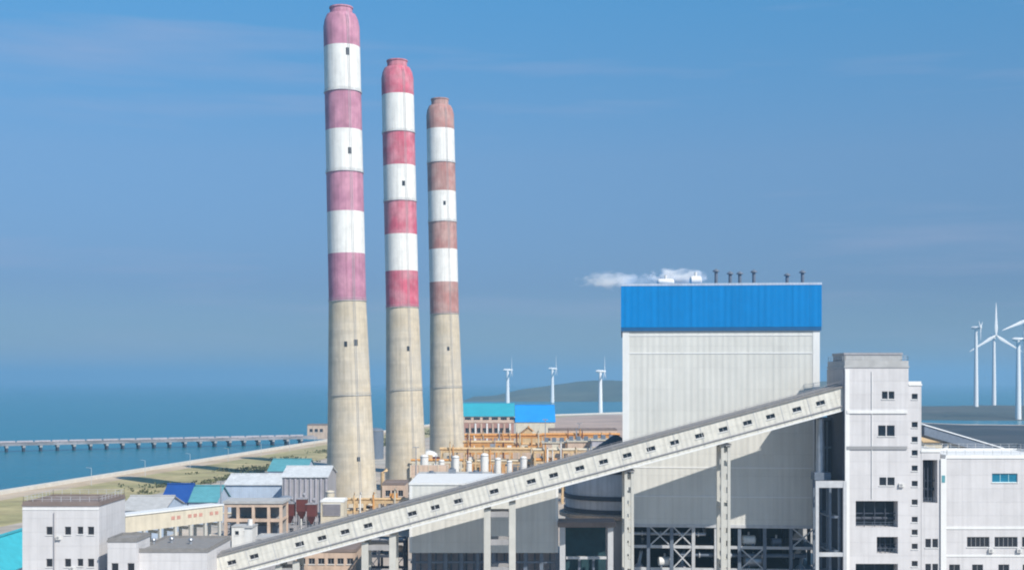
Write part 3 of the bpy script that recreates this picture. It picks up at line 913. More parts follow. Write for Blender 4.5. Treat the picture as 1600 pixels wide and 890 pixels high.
for px in (1283, 1292, 1301, 1310): MB().box(PX(px, 287) - 0.18, PX(px, 287) + 0.18, 286.7, 286.997, 0, PZ(658, 287)).build('rib', M['steel_slate'], t)
for py in (700, 745, 800, 850): MB().box(PX(1282, 287), PX(1317, 287), 286.6, 286.69, PZ(py, 287), PZ(py, 287) + 0.5).build('girt', M['steel_slate'], t)
t = root('coal_chute', 'slate coal chute dropping beside the transfer tower under the conveyor', 'chute', (X(1292), 282, 0))
MB().tube([(X(1292), 282, Z(655)), (X(1292), 282, Z(740))], [0.9, 1.1], 12).build('pipe', M['galvanised'], t, smooth=True)
MB().box(X(1280), X(1306), 280.2, 283.8, Z(752), Z(740)).build('hopper', M['steel_slate'], t)
for px in (1282, 1304): MB().box(X(px) - 0.25, X(px) + 0.25, 281.7, 282.3, 0, Z(752) - 0.003).build('leg', M['steel_slate'], t)

st_y = [619, 663, 686, 707, 731, 755, 784, 811, 831, 853, 880, 905]
block('stair_tower', 'narrow white stair tower with a column of small black windows', 'tower', X(1420), X(1440), D + 0.15, 288, Z(602), 'lilac_wall', 'white_trim',
      wins=[((X(1429.6)), Z(y), 1.35, 1.25, 1) for y in st_y], parapet=0.6)
block('side_block', 'white annex with one tall dark opening beside the stair tower', 'building', X(1440) + 0.02, X(1469), D + 0.1, 292, Z(706), 'lilac_wall', 'white_trim',
      wins=[wpx_(1446, 1455, 841, 855, 1), wpx_(1457, 1466, 841, 855, 1), wpx_(1446, 1455, 880, 893, 1), wpx_(1457, 1466, 880, 893, 1)],
      bays=[(X(1442), X(1465), Z(785), Z(718))], parapet=0.4)
D = 276.0
rb = block('control_building', 'large pale building with louvred strip windows and one cyan-framed blue window', 'building', X(1478), X(1668), D, 303, Z(716), 'lilac_wall', 'white_trim',
      wins=[wpx_(1550, 1590, 739, 753, 3, 'cyan_frame', 'blue_glass'), wpx_(1511, 1546, 838, 854, 5), wpx_(1554, 1590, 838, 854, 5), wpx_(1597, 1633, 838, 854, 5),
            wpx_(1483, 1500, 881, 893, 2), wpx_(1519, 1536, 881, 893, 2), wpx_(1560, 1577, 881, 893, 2), wpx_(1598, 1615, 881, 893, 2)], parapet=0.5)
MB().box(X(1469.5), X(1478.2), D - 0.25, D + 1.5, 0, Z(716)).build('pilaster', M['white_trim'], rb)
MB().box(X(1471), X(1476), D - 0.32, D - 0.253, Z(753), Z(742)).build('teal_window', M['teal_roof'], rb)  # small teal window drawn as a flat panel, not a lamp
MB().box(X(1478.3), X(1667), D - 0.12, D + 0.1, Z(826), Z(822)).build('string_course', M['white_trim'], rb)
MB().box(X(1478.3), X(1667), D - 0.12, D + 0.1, Z(869), Z(866)).build('string_course', M['white_trim'], rb)

# conveyor going down to the stockyard behind the right buildings
a, bb = P(1436, 664, 310), P(1680, 736, 350)
t = root('yard_conveyor', 'pale roofed conveyor sloping down behind the control building', 'conveyor', (a.x, a.y, 0))
u = (bb - a)
sd = Vector((u.y, -u.x, 0)).normalized()
m = MB()
vs = []
for p in (a, bb):
    for k, h in ((-1.6, -2.4), (1.6, -2.4), (1.6, 0), (-1.6, 0)): vs.append(p + sd * k + Vector((0, 0, h)))
m.add(vs, [(3, 2, 1, 0), (4, 5, 6, 7), (0, 1, 5, 4), (1, 2, 6, 5), (2, 3, 7, 6), (3, 0, 4, 7)]).build('wall', M['steel_slate'], t)
vs = []
for p in (a, bb):
    for k, h in ((-1.9, 0.003), (1.9, 0.003), (0, 0.7)): vs.append(p + sd * k + Vector((0, 0, h)))
MB().add(vs, [(0, 1, 2), (3, 5, 4), (0, 3, 4, 1), (1, 4, 5, 2), (2, 5, 3, 0)]).build('roof', M['white_trim'], t)
for k in (0.15, 0.4, 0.65, 0.9):
    p = a.lerp(bb, k)
    MB().box(p.x - 0.5, p.x + 0.5, p.y - 0.5, p.y + 0.5, 0, p.z - 2.6).build('leg', M['steel_pale'], t)
gable('ochre_shed', 'ochre roofed shed behind the yard conveyor beside the stair tower', 'shed', PX(1444, 335), PX(1482, 335), 335, 360, PZ(690, 335), PZ(672, 345), 'cream', 'tan_steel')

# ------------------------------------------------------------------ stepped white tower at the left end
D = 270.0
lt = block('stepped_tower', 'white tower block with two rows of small black windows and brown roof edge', 'tower', X(35), X(155), D, 288, Z(790), 'lilac_wall', 'roof_brown',
      wins=[wpx_(72, 82, 822, 835, 1), wpx_(101, 111, 822, 835, 1), wpx_(121, 130, 822, 834, 1), wpx_(137, 147, 822, 835, 1),
            wpx_(72, 82, 872, 885, 1), wpx_(101, 111, 872, 885, 1), wpx_(121, 130, 872, 884, 1), wpx_(137, 147, 872, 885, 1)], parapet=0.6)
MB().tube([(X(85), D - 0.2, 0.5), (X(85), D - 0.2, Z(800))], 0.13, 8).build('downpipe', M['grey_cladding'], lt)
MB().box(X(35), X(155), D - 0.1, D + 0.1, Z(796), Z(793.5)).build('string_course', M['white_trim'], lt)
D = 266.0
block('stair_annex', 'small white annex with dark roof edge beside the tower with rows of black windows', 'building', X(168), X(213), D, 276, Z(846), 'lilac_wall', 'roof_grey',
      wins=[wpx_(174, 185, 879, 892, 1), wpx_(199, 210, 879, 892, 1)], parapet=0.5)
D = 268.0
block('tail_house', 'low pale tail house with dark grey roof edge where the conveyor starts', 'building', X(214.5), X(324), D, 290, Z(862), 'lilac_wall', 'roof_grey', parapet=0.5)
t = root('roof_duct', 'white vent box with stack on the low tail house roof', 'vent', (X(335) + 0.2, 296, 0))
MB().box(X(338), X(352), 296, 300, 0, PZ(824, 296)).build('casing', M['white_tank'], t)
MB().box(X(337), X(353), 295.7, 300.3, PZ(824, 296) + 0.003, PZ(821, 296)).build('lid', M['roof_pale'], t)
MB().tube([(X(345), 298, PZ(821, 296)), (X(345), 298, PZ(812, 296))], 0.6, 12).build('stack', M['white_tank'], t)
gable('cyan_shed', 'shed with bright cyan roof below the tower with rows of black windows', 'shed', PX(-60, 320), PX(33, 320), 300, 345, PZ(885, 320), PZ(836, 330), 'pale_blue_cladding', 'cyan_roof', axis='y')

# ------------------------------------------------------------------ bunker hall, silo and plant in front of it
D = 295.0
bk = root('bunker_hall', 'low white bunker hall behind the conveyor and its four-legged trestle', 'building', (X(755), 310, 0))
MB().box(X(640), X(872), D, 325, Z(863), Z(757)).build('wall', M['white_cladding'], bk)
MB().box(X(640) - 0.2, X(872) + 0.2, D - 0.2, 325.2, Z(757) + 0.003, Z(754)).build('roof', M['white_trim'], bk)
for px in range(646, 872, 25): MB().box(X(px) - 0.45, X(px) + 0.45, D + 0.4, D + 1.3, 0, Z(863) - 0.003).build('column', M['steel_slate'], bk)
for px in range(656, 872, 12): MB().box(X(px) - 0.2, X(px) + 0.2, D + 2.6, D + 3.0, 0, Z(863) - 0.003).build('mullion', M['steel_slate'], bk)
for py in (878, 893): MB().box(X(641), X(871), D + 0.5, D + 1.2, Z(py) - 0.25, Z(py) + 0.25).build('beam', M['steel_slate'], bk)
MB().box(X(641), X(871), D + 5, D + 5.4, 0, Z(863) - 0.003).build('back_wall', M['violet_grey'], bk)
MB().box(X(640) - 0.06, X(644), D - 0.06, D + 0.3, Z(862), Z(758)).build('corner_trim', M['white_trim'], bk)
MB().box(X(868), X(872) + 0.06, D - 0.06, D + 0.3, Z(862), Z(758)).build('corner_trim', M['white_trim'], bk)

t = root('ash_silo', 'big round grey silo with slate cone roof beside the boiler house', 'silo', (PX(962, 333), 333, 0))
cx, cy = PX(962, 333), 333
zt = PZ(716, 333)
MB().lathe((cx, cy, 0), [(13.6, 0), (13.6, zt)], 48, cap=False).build('body', M['silo_wall'], t, smooth=True)
for zz in (PZ(737, 320), PZ(779, 320), PZ(800, 320)): MB().lathe((cx, cy, zz), [(13.5, -0.55), (14.0, -0.55), (14.0, 0.55), (13.5, 0.55)], 48, cap=False).build('ring', M['steel_dark'], t, smooth=True)
MB().lathe((cx, cy, PZ(808, 320)), [(13.5, -0.5), (15.2, -0.5), (15.2, 0.4), (13.5, 0.4)], 48, cap=False).build('walkway', M['pink_beige'], t)
MB().lathe((cx, cy, zt), [(14.2, 0), (9, 0.7), (5.2, 3.2), (0.6, 6.4)], 48).build('cone_roof', M['slate_roof'], t, smooth=True)
t = root('loading_portal', 'pale steel portal with dark teal opening below the round silo', 'portal', (PX(917, 293), 293, 0))
X, Z = (lambda p: PX(p, 292)), (lambda p: PZ(p, 292))
for px in (879, 954): MB().box(X(px) - 0.65, X(px) + 0.65, 292, 293.2, 0, Z(823)).build('post', M['steel_pale'], t)
MB().box(X(872), X(962), 291.6, 300, Z(822.9), Z(815)).build('lintel', M['roof_brown'], t)
MB().box(X(884.4), X(948), 292.2, 293, Z(873), Z(869)).build('beam', M['steel_pale'], t)
MB().box(X(884), X(949), 297, 297.3, 0, Z(823)).build('opening_shade', M['teal_dark'], t)  # dark sheet stands in for the shade inside the portal opening
for px in (906, 928): MB().box(X(px) - 0.3, X(px) + 0.3, 294, 294.6, 0, Z(871)).build('guide_post', M['steel_slate'], t)
X, Z = (lambda p: PX(p, D)), (lambda p: PZ(p, D))

# ------------------------------------------------------------------ low galleries and sheds at the left
a, bb = P(196, 806, 340), P(348, 789, 370)
t = root('flat_gallery', 'level white conveyor gallery with faded red panels behind the low tail house', 'conveyor', (a.x, a.y, 0))
u = (bb - a)
u.z = 0
n_ = Vector((-u.y, u.x, 0)).normalized()
ln = u.length
ud = u.normalized()
def fr(s, q, z): return a + ud * s + n_ * q + Vector((0, 0, z - a.z))
def obox(s0, s1, q0, q1, z0, z1):
    vs = [fr(s, q, z) for s in (s0, s1) for q in (q0, q1) for z in (z0, z1)]
    return MB().add(vs, [(0, 1, 3, 2), (4, 6, 7, 5), (0, 4, 5, 1), (2, 3, 7, 6), (0, 2, 6, 4), (1, 5, 7, 3)])
obox(0, ln, 0, 5, a.z - 4.6, a.z).build('wall', M['cream'], t)
obox(-0.2, ln + 0.2, -0.3, 5.3, a.z + 0.003, a.z + 0.4).build('roof', M['white_trim'], t)
for i in range(9):
    s = ln * (0.45 + 0.058 * i)
    if i in (2, 6): continue
    obox(s, s + 1.3, -0.06, -0.003, a.z - 2.5, a.z - 1.5).build('red_panel', M['red_sign'], t)
for i in range(7):
    s = 1 + (ln - 2) * i / 6
    for q in (0.4, 4.6): obox(s - 0.35, s + 0.35, q - 0.35, q + 0.35, 0, a.z - 4.603).build('leg', M['pale_concrete'], t)
    obox(s - 0.3, s + 0.3, 0.76, 4.24, a.z - 6.0, a.z - 5.2).build('tie_beam', M['pale_concrete'], t)

gable('navy_shed', 'small shed with navy blue roof behind the level white gallery', 'shed', PX(262, 470), PX(300, 470), 462, 482, PZ(783, 465), PZ(757, 472), 'pale_blue_cladding', 'navy_roof')
gable('teal_shed', 'small shed with pale teal roof beside the navy roofed shed', 'shed', PX(302, 470), PX(345, 470), 463, 484, PZ(783, 465), PZ(760, 473), 'pale_blue_cladding', 'teal_roof')
gable('grey_shed', 'pale grey roofed shed behind the level white gallery', 'shed', PX(196, 430), PX(262, 430), 425, 450, PZ(797, 425), PZ(776, 437), 'pale_blue_cladding', 'roof_pale')
gable('long_teal_shed', 'long low teal roofed shed by the shore road scrub', 'shed', PX(424, 640), PX(482, 640), 632, 662, PZ(735, 635), PZ(718, 646), 'pale_blue_cladding', 'teal_roof')
D = 495.0
gable('workshop', 'pale blue ribbed workshop with white roof behind the pink concrete frame', 'building', X(352), X(440), D, D + 24, Z(757), Z(745), 'pale_blue_cladding', 'workshop_roof',
      wins=[(X(p), Z(784), 2.4, 3.0, 2) for p in (362, 378, 394, 410, 426)])
D = 468.0
rbd = gable('ribbed_building', 'grey ribbed building with white roof beside the tallest chimney', 'building', X(441), X(511), D, D + 24, Z(745), Z(733), 'grey_cladding', 'workshop_roof')
for px in range(446, 511, 8): MB().box(X(px) - 0.35, X(px) + 0.35, D - 0.5, D - 0.003, 0, Z(747)).build('rib', M['violet_grey' if px % 16 else 'grey_cladding'], rbd)
# pink concrete frame
D = 395.0
xs = [X(p) for p in (353, 372, 396, 420, 439)]
pf = steel_frame('concrete_frame', 'pinkish concrete frame building with dark shelves beside the level white gallery', 'frame building', xs, [D, D + 10], [Z(812), Z(789)], 'pink_beige', 0.9, deck=[Z(812)])
MB().box(xs[0] - 0.8, xs[-1] + 0.8, D - 0.8, D + 10.8, Z(786), Z(782)).build('roof', M['roof_pale'], pf)
MB().box(xs[0], xs[-1], D + 9, D + 9.3, 0, Z(790)).build('back_wall', M['grey_concrete'], pf)
for k in range(4):
    x0, x1 = xs[k] + 0.6, xs[k + 1] - 0.6
    MB().box(x0, x1, D + 3, D + 6, Z(836), Z(822)).build('cabinet', M['steel_slate' if k != 1 else 'violet_grey'], pf)
D = 372.0
block('white_kiosk', 'white kiosk standing between the conveyor and the pink concrete frame', 'kiosk', X(362), X(396), D, D + 6, Z(823), 'white_tank', 'roof_pale', wins=[(X(370), Z(832), 1.2, 1.2, 1), (X(384), Z(832), 1.2, 1.2, 1)], parapet=0)
# dark red dust collectors
for px, pt, lb in ((453, 783, 'beside the pink concrete frame'), (472, 776, 'tallest of the three, before the ribbed building'), (487, 784, 'beside the louvred house')):
    d = 415.0
    x = PX(px, d)
    zt = PZ(pt, d)
    t = root('dust_collector', f'dark red dust collector on grey legs, {lb}', 'dust collector', (x, d, 0), group='dark red dust collectors')
    w = 1.7
    MB().box(x - w, x + w, d - w, d + w, zt - 4.6, zt - 0.6).build('body', M['oxide_red'], t)
    vs = [(x + a_ * w, d + b_ * w, zt - 4.604) for a_, b_ in ((-1, -1), (1, -1), (1, 1), (-1, 1))] + [(x + a_ * 0.35, d + b_ * 0.35, zt - 7.2) for a_, b_ in ((-1, -1), (1, -1), (1, 1), (-1, 1))]
    MB().add(vs, [(0, 1, 2, 3), (7, 6, 5, 4), (0, 4, 5, 1), (1, 5, 6, 2), (2, 6, 7, 3), (3, 7, 4, 0)]).build('hopper', M['oxide_red'], t)
    MB().box(x - w - 0.15, x + w + 0.15, d - w - 0.15, d + w + 0.15, zt - 0.597, zt - 0.35).build('lid', M['grey_cladding'], t)
    MB().tube([(x + 0.5, d, zt - 0.4), (x + 0.5, d, zt + 0.6), (x + 0.5, d + 1.5, zt + 1.0)], 0.45, 12).build('outlet', M['grey_cladding'], t)
    for a_, b_ in ((-1, -1), (1, -1), (1, 1), (-1, 1)):
        MB().box(x + a_ * w - 0.16, x + a_ * w + 0.16, d + b_ * w - 0.16, d + b_ * w + 0.16, 0, zt - 4.61).build('leg', M['grey_cladding'], t)
    MB().bar((x - w, d - w - 0.1, 0.5), (x + w, d - w - 0.1, zt - 5), 0.16).build('brace', M['grey_cladding'], t)
# louvred house
D = 420.0
lh = block('louvred_house', 'cream house with a large violet louvre at the foot of the tallest chimney', 'building', X(501), X(537), D, D + 9, Z(784), 'cream', 'white_trim',
           bays=[], parapet=0.4)
MB().box(X(505), X(532), D - 0.06, D - 0.003, Z(805), Z(787)).build('louvre_back', M['interior'], lh)
lv = MB().box(X(504), X(533), D - 0.3, D - 0.064, Z(787), Z(786)).build('louvre_frame', M['white_trim'], lh)
for k in range(9): MB().box(X(505), X(532), D - 0.34, D - 0.10, Z(804.6 - 2 * k), Z(804.6 - 2 * k) + 0.22).build('slat', M['violet_grey'], lv)
# between chimneys
D = 455.0
block('pump_house', 'pinkish pump house between the mauve-pink and crimson banded chimneys', 'building', X(597), X(633), D, D + 14, Z(757), 'pink_beige', 'roof_brown',
      wins=[(X(606), Z(770), 1.8, 2.2, 2), (X(616), Z(770), 1.8, 2.2, 2), (X(626), Z(770), 1.8, 2.2, 2), (X(606), Z(784), 1.8, 2.2, 2), (X(626), Z(784), 1.8, 2.2, 2)])
t = root('riser_pipe', 'tall ochre riser pipe at the foot of the tallest chimney', 'pipe', (X(591), 470, 0))
MB().tube([(X(591), 470, 0), (X(591), 470, PZ(738, 470)), (X(591) + 1.2, 472, PZ(734, 470))], 0.75, 12).build('pipe', M['tan_steel'], t, smooth=True)
for py in (760, 785, 810): MB().tube([(X(591), 470, PZ(py, 470) - 0.15), (X(591), 470, PZ(py, 470) + 0.15)], 1.05, 12).build('flange', M['tan_steel'], t)
tank('clarifier_tank', 'dark tank between the mauve-pink and crimson banded chimneys', PX(587, 860), 860, 5.5, PZ(672, 860), 'steel_slate')
tank('white_drum_tank', 'white tank behind the crimson banded chimney', PX(671, 640), 640, 4.2, PZ(712, 640), 'white_tank', dome=0.7)
D = 425.0
block('valve_house', 'grey roofed flat block behind the bunker hall with row of windows', 'building', X(648), X(768), D, D + 22, Z(747), 'grey_concrete', 'roof_pale',
      wins=[(X(p), Z(760), 2.2, 1.6, 2) for p in range(656, 766, 12)], parapet=0.4)
for k, px in enumerate((672, 705, 742)):
    x = X(px)
    t = root('roof_fan', f'{("squat grey", "tall grey", "wide grey")[k]} fan unit on the flat grey roof behind the bunker hall', 'fan unit', (x, 432, Z(747) + 0.36))
    z = Z(747) + 0.354
    w = (1.6, 1.3, 2.4)[k]
    h = (1.3, 2.4, 1.5)[k]
    MB().box(x - w, x + w, 431, 433, z, z + h).build('casing', M['galvanised'], t)
    MB().lathe((x, 432, z + h), [(0.8, 0.003), (0.8, 0.5)], 14).build('cowl', M['steel_slate'], t)

# ------------------------------------------------------------------ desulphurisation yard: tanks, orange pipe racks, precipitators
for k, px in enumerate((663, 690, 712, 733, 757, 778, 796, 818)):
    d = 575 + (k % 3) * 4
    tank('slurry_tank', 'slim white domed slurry tank in the row before the orange pipe racks', PX(px, d), d, (1.9, 1.4, 1.7, 1.3, 1.9, 1.5, 1.25, 1.6)[k], PZ((713, 720, 714, 722, 711, 717, 721, 715)[k], d), 'white_tank', group='white slurry tanks in a row', dome=0.6)
def pipe_rack(label, px0, px1, d, rows, mat, nb, pipes, z0=0):
    x0, x1 = PX(px0, d), PX(px1, d)
    zs = [PZ(r_, d) for r_ in rows]
    zs.sort()
    xs = [x0 + (x1 - x0) * i / nb for i in range(nb + 1)]
    t = steel_frame('pipe_rack', label, 'pipe rack', xs, [d, d + 7], zs, M_NAME(mat), 0.85, braces=[(0, 0), (nb - 1, 0)], group='pipe racks of the yard')
    for i, (q, r_, pm) in enumerate(pipes):
        z = zs[i % len(zs)] + 0.5 + r_
        y = d + 0.8 + q
        MB().tube([(x0 - 1, y, z), (x1 + 1, y, z)], r_, 10).build('pipe', M[pm], t, smooth=True)
    rr = random.Random(int(px0 * 7 + d))
    for i in range(int((x1 - x0) / 3.2)):
        x = x0 + 1.5 + rr.random() * (x1 - x0 - 3)
        zt = zs[-1] + rr.uniform(0.6, 4.2)
        mt = rr.choice(['cream', 'tan_steel', 'orange_steel', 'white_tank', 'oxide_red', 'galvanised'])
        if rr.random() < 0.55:
            MB().tube([(x, d - 0.7, rr.uniform(0, zs[0])), (x, d - 0.7, zt), (x, d + 1.5, zt + 0.5)], rr.uniform(0.22, 0.42), 8).build('riser_pipe', M[mt], t, smooth=True)
        else:
            w = rr.uniform(0.7, 1.7)
            zb = rr.choice(zs) + 0.48
            MB().box(x - w, x + w, d + 1.5, d + 4.5, zb, zb + rr.uniform(1.5, 3.2)).build('valve_box', M[mt], t)
    return t
def M_NAME(k): return k
pipe_rack('orange pipe rack with cream pipes just behind the slurry tanks', 690, 850, 615, [723, 705], 'tan_steel', 9, [(0.6, 0.6, 'cream'), (0.4, 0.8, 'tan_steel'), (3.5, 0.7, 'cream'), (3.2, 0.6, 'orange_steel')])
pipe_rack('deep orange pipe rack beside the brick-pink banded chimney', 726, 800, 655, [708, 694], 'orange_steel', 6, [(0.5, 0.9, 'orange_steel'), (0.6, 0.8, 'tan_steel'), (4, 0.7, 'cream')])
pipe_rack('orange pipe rack below the red-brown absorber building', 724, 846, 720, [697, 683], 'orange_steel', 8, [(0.5, 0.8, 'tan_steel'), (0.6, 0.9, 'orange_steel'), (4, 0.7, 'cream')])
pipe_rack('tan pipe rack before the precipitator casings, above the conveyor', 836, 966, 545, [722, 706], 'tan_steel', 9, [(0.5, 0.7, 'orange_steel'), (0.4, 0.6, 'cream'), (3.4, 0.7, 'tan_steel')])
pipe_rack('orange pipe rack behind the precipitator casings, before the low brown block', 850, 966, 660, [694, 682], 'orange_steel', 7, [(0.5, 0.8, 'tan_steel'), (0.4, 0.8, 'orange_steel'), (3.4, 0.7, 'cream')])
pipe_rack('short cream pipe rack between the crimson banded chimney and the slurry tanks', 645, 720, 600, [738, 722], 'cream', 5, [(0.5, 0.7, 'tan_steel'), (0.4, 0.6, 'orange_steel'), (3.4, 0.7, 'cream')])
# red-brown absorber building with white columns
D = 800.0
ab = block('absorber_building', 'red-brown building with white columns below the turquoise coal shed', 'building', X(724), X(803), D, D + 30, Z(660), 'red_brown', 'pink_beige',
           wins=[(X(p), Z(672), 2.4, 3.2, 2) for p in range(730, 802, 9)], parapet=0.5)
for px in range(734, 802, 9): MB().box(X(px) - 0.5, X(px) + 0.5, D - 0.5, D - 0.003, 0, Z(661)).build('pilaster', M['white_trim' if px % 2 else 'pink_beige'], ab)
D = 770.0
gable('orange_shed', 'orange roofed gable shed beside the red-brown absorber building', 'shed', X(806), X(846), D, D + 18, Z(684), Z(668), 'tan_steel', 'orange_steel', axis='y')
# precipitators
pl = ['pink-beige precipitator casing beside the orange gabled shed', 'pink-beige precipitator casing between the two other casings', 'violet-grey precipitator casing beside the round silo']
for k, (pa, pb, d, top) in enumerate(((848, 884, 600, 692), (887, 922, 590, 690), (925, 962, 580, 688))):
    x0, x1 = PX(pa, d), PX(pb, d)
    zt = PZ(top, d)
    mt = ('pink_beige', 'pink_beige', 'violet_grey')[k]
    t = root('precipitator', pl[k], 'precipitator', ((x0 + x1) / 2, d + 7, 0), group='precipitators')
    MB().box(x0, x1, d, d + 14, zt - 9, zt).build('casing', M[mt], t)
    MB().box(x0 - 0.5, x1 + 0.5, d - 0.5, d + 14.5, zt + 0.003, zt + 0.5).build('top_deck', M['cream'], t)
    n = 3
    for i in range(n):
        xa, xb = x0 + (x1 - x0) * i / n + 0.1, x0 + (x1 - x0) * (i + 1) / n - 0.1
        xm = (xa + xb) / 2
        m = MB()
        vs = [(xa, d + 0.2, zt - 9.003), (xb, d + 0.2, zt - 9.003), (xb, d + 7, zt - 9.003), (xa, d + 7, zt - 9.003), (xm - 0.5, d + 3, zt - 14), (xm + 0.5, d + 3, zt - 14), (xm + 0.5, d + 4, zt - 14), (xm - 0.5, d + 4, zt - 14)]
        m.add(vs, [(0, 1, 2, 3), (7, 6, 5, 4), (0, 4, 5, 1), (1, 5, 6, 2), (2, 6, 7, 3), (3, 7, 4, 0)])
        m.build('hopper', M['white_tank' if k < 2 else 'galvanised'], t)
        MB().box(xm - 1.0, xm + 1.0, d + 2, d + 4, zt + 0.503, zt + 2.6).build('rectifier', M['steel_slate'], t)
    for x in (x0 + 0.4, (x0 + x1) / 2, x1 - 0.4):
        for y in (d + 0.4, d + 13.5): MB().box(x - 0.35, x + 0.35, y - 0.35, y + 0.35, 0, zt - 9.003).build('leg', M['tan_steel'], t)
    for q in (3.2, 6.4): MB().box(x0 - 0.1, x1 + 0.1, d - 0.18, d - 0.003, zt - q, zt - q + 0.35).build('stiffener', M['cream'], t)
D = 690.0
block('substation', 'low brown block with dark window row behind the precipitators', 'building', X(858), X(964), D, D + 16, Z(672), 'pink_beige', 'roof_brown', wins=[(X(p), Z(682), 2.2, 2.2, 2) for p in range(866, 962, 12)])
# coal sheds
D = 1080.0
cs = gable('coal_shed', 'long turquoise roofed coal shed with dark openings beside the brick-pink banded chimney', 'coal shed', X(716), X(803), D, D + 60, Z(650), Z(631.5), 'pink_beige', 'turquoise_roof',
           wins=[(X(p), Z(656), 5.5, 5.0, 3) for p in range(731, 802, 14)])
D = 1000.0
gable('coal_shed', 'bright blue roofed coal shed at the end of the turquoise one', 'coal shed', X(806), X(867), D, D + 50, Z(659), Z(634), 'cream', 'blue_roof')

# ------------------------------------------------------------------ more yard plant
X, Z = (lambda p: PX(p, D)), (lambda p: PZ(p, D))
D = 308.0
block('store_house', 'brown-grey store house under the low end of the conveyor', 'building', X(462), X(556), D, D + 14, Z(862), 'pink_beige', 'roof_brown',
      wins=[(X(p), Z(876), 1.6, 1.5, 2) for p in range(472, 556, 15)], parapet=0.4)
D = 300.0
steel_frame('steel_rack', 'dark open steel rack between the four-legged trestle and the bunker hall', 'steel frame', [X(574), X(592), X(612), X(632)], [D, D + 7], [Z(892), Z(868), Z(845)], 'steel_dark', 0.55, braces=[(0, 1), (2, 1)], deck=[Z(868), Z(845)])
drum_p = [(583, 860, 'violet_grey', 'violet-grey drum on the dark steel rack deck'), (621, 858, 'pink_beige', 'pinkish drum on the dark steel rack deck')]
for px, py, mt, lb in drum_p:
    p = Vector((X(px), D + 2.2, Z(868) + 1.45))
    t = root('pressure_drum', lb, 'drum', p)
    MB().tube([p + Vector((q, 0, 0)) for q in (-1.3, -1.15, -0.9, 0.9, 1.15, 1.3)], [0.3, 0.7, 0.9, 0.9, 0.7, 0.3], 16).build('shell', M[mt], t, smooth=True)
    for q in (-0.6, 0.6): MB().box(p.x + q - 0.12, p.x + q + 0.12, p.y - 0.7, p.y + 0.7, Z(868) + 0.152, p.z - 0.5).build('saddle', M['steel_slate'], t)
D = 352.0
block('cable_house', 'low grey cable house with pale roof beside the white kiosk', 'building', X(398), X(436), D, D + 9, Z(842), 'grey_cladding', 'roof_pale', wins=[(X(408), Z(852), 1.4, 1.2, 2), (X(424), Z(852), 1.4, 1.2, 2)], parapet=0.3)
D = 440.0
for k, (px, top, rr, mt, lb) in enumerate(((447, 778, 2.6, 'galvanised', 'squat galvanised tank before the ribbed building'), (512, 768, 1.6, 'cream', 'slim cream tank behind the louvred house'), (497, 782, 1.3, 'white_tank', 'slim white tank beside the louvred house'))):
    tank('yard_tank', lb, X(px), D + 6 * k, rr, PZ(top, D + 6 * k), mt, dome=0.4)
pipe_rack('tan pipe rack at the feet of the mauve-pink and crimson banded chimneys', 538, 650, 448, [800, 784], 'tan_steel', 7, [(0.6, 0.4, 'cream'), (0.4, 0.5, 'tan_steel'), (3.2, 0.4, 'galvanised')])
pipe_rack('grey pipe rack beside the level white gallery and the cream tanks', 352, 500, 432, [822, 806], 'grey_cladding', 9, [(0.6, 0.35, 'galvanised'), (0.4, 0.4, 'cream'), (3.2, 0.4, 'tan_steel')])
# flue ducts from the precipitators to the chimneys
for k, (pa, pb, d, py, mt, lb) in enumerate(((640, 700, 560, 736, 'pink_beige', 'pinkish flue duct running to the crimson banded chimney'), (715, 845, 690, 712, 'pink_beige', 'pinkish flue duct running to the brick-pink banded chimney'))):
    x0, x1, zc = PX(pa, d), PX(pb, d), PZ(py, d)
    t = root('flue_duct', lb, 'duct', ((x0 + x1) / 2, d, 0))
    MB().box(x0, x1, d, d + 5, zc - 2.6, zc + 2.6).build('casing', M[mt], t)
    n = int((x1 - x0) / 4)
    for i in range(n + 1):
        x = x0 + 0.3 + (x1 - x0 - 0.6) * i / n
        MB().box(x - 0.15, x + 0.15, d - 0.25, d + 5.25, zc - 2.85, zc + 2.85).build('stiffener', M['cream'], t)
        if i % 2 == 0: MB().box(x - 0.25, x + 0.25, d + 2.2, d + 2.8, 0, zc - 2.86).build('leg', M['tan_steel'], t)

# ------------------------------------------------------------------ roof rails, air conditioners, yard lamps
def roof_rail(parent, x0, x1, y0, y1, z, step=2.0):
    m = MB()
    for (a, bb) in (((x0, y0), (x1, y0)), ((x1, y0), (x1, y1)), ((x0, y0), (x0, y1)), ((x0, y1), (x1, y1))):
        for h in (0.55, 1.1): m.bar((*a, z + h), (*bb, z + h), 0.06)
        n = max(1, int((Vector(bb) - Vector(a)).length / step))
        for i in range(n + 1):
            p = Vector(a).lerp(Vector(bb), i / n)
            m.bar((p.x, p.y, z), (p.x, p.y, z + 1.12), 0.07)
    return m.build('roof_rail', M['steel_pale'], parent)
D = 270.0
roof_rail(lt, X(36), X(154), 270.2, 287.8, Z(790) + 0.95)
D = 276.0
roof_rail(rb, X(1480), X(1666), 276.2, 302.7, Z(716) + 0.85)
roof_rail(tt, X(1321), X(1419), 276.2, 290.8, Z(574) + 1.55)
def ac_unit(x, y, z, label):
    t = root('air_conditioner', label, 'air conditioner', (x, y, z), group='wall air conditioners')
    MB().box(x - 0.55, x + 0.55, y - 0.5, y - 0.05, z, z + 0.8).build('casing', M['white_tank'], t)
    MB().tube([(x - 0.12, y - 0.53, z + 0.4), (x - 0.12, y - 0.503, z + 0.4)], 0.3, 12).build('fan_grille', M['frame_grey'], t)
    for k in (-0.4, 0.4): MB().box(x + k - 0.04, x + k + 0.04, y - 0.5, y, z - 0.1, z - 0.003).build('bracket', M['frame_grey'], t)
D = 270.0
ac_unit(X(92), D, Z(842), 'small air conditioner on the tower block with two rows of black windows, upper row')
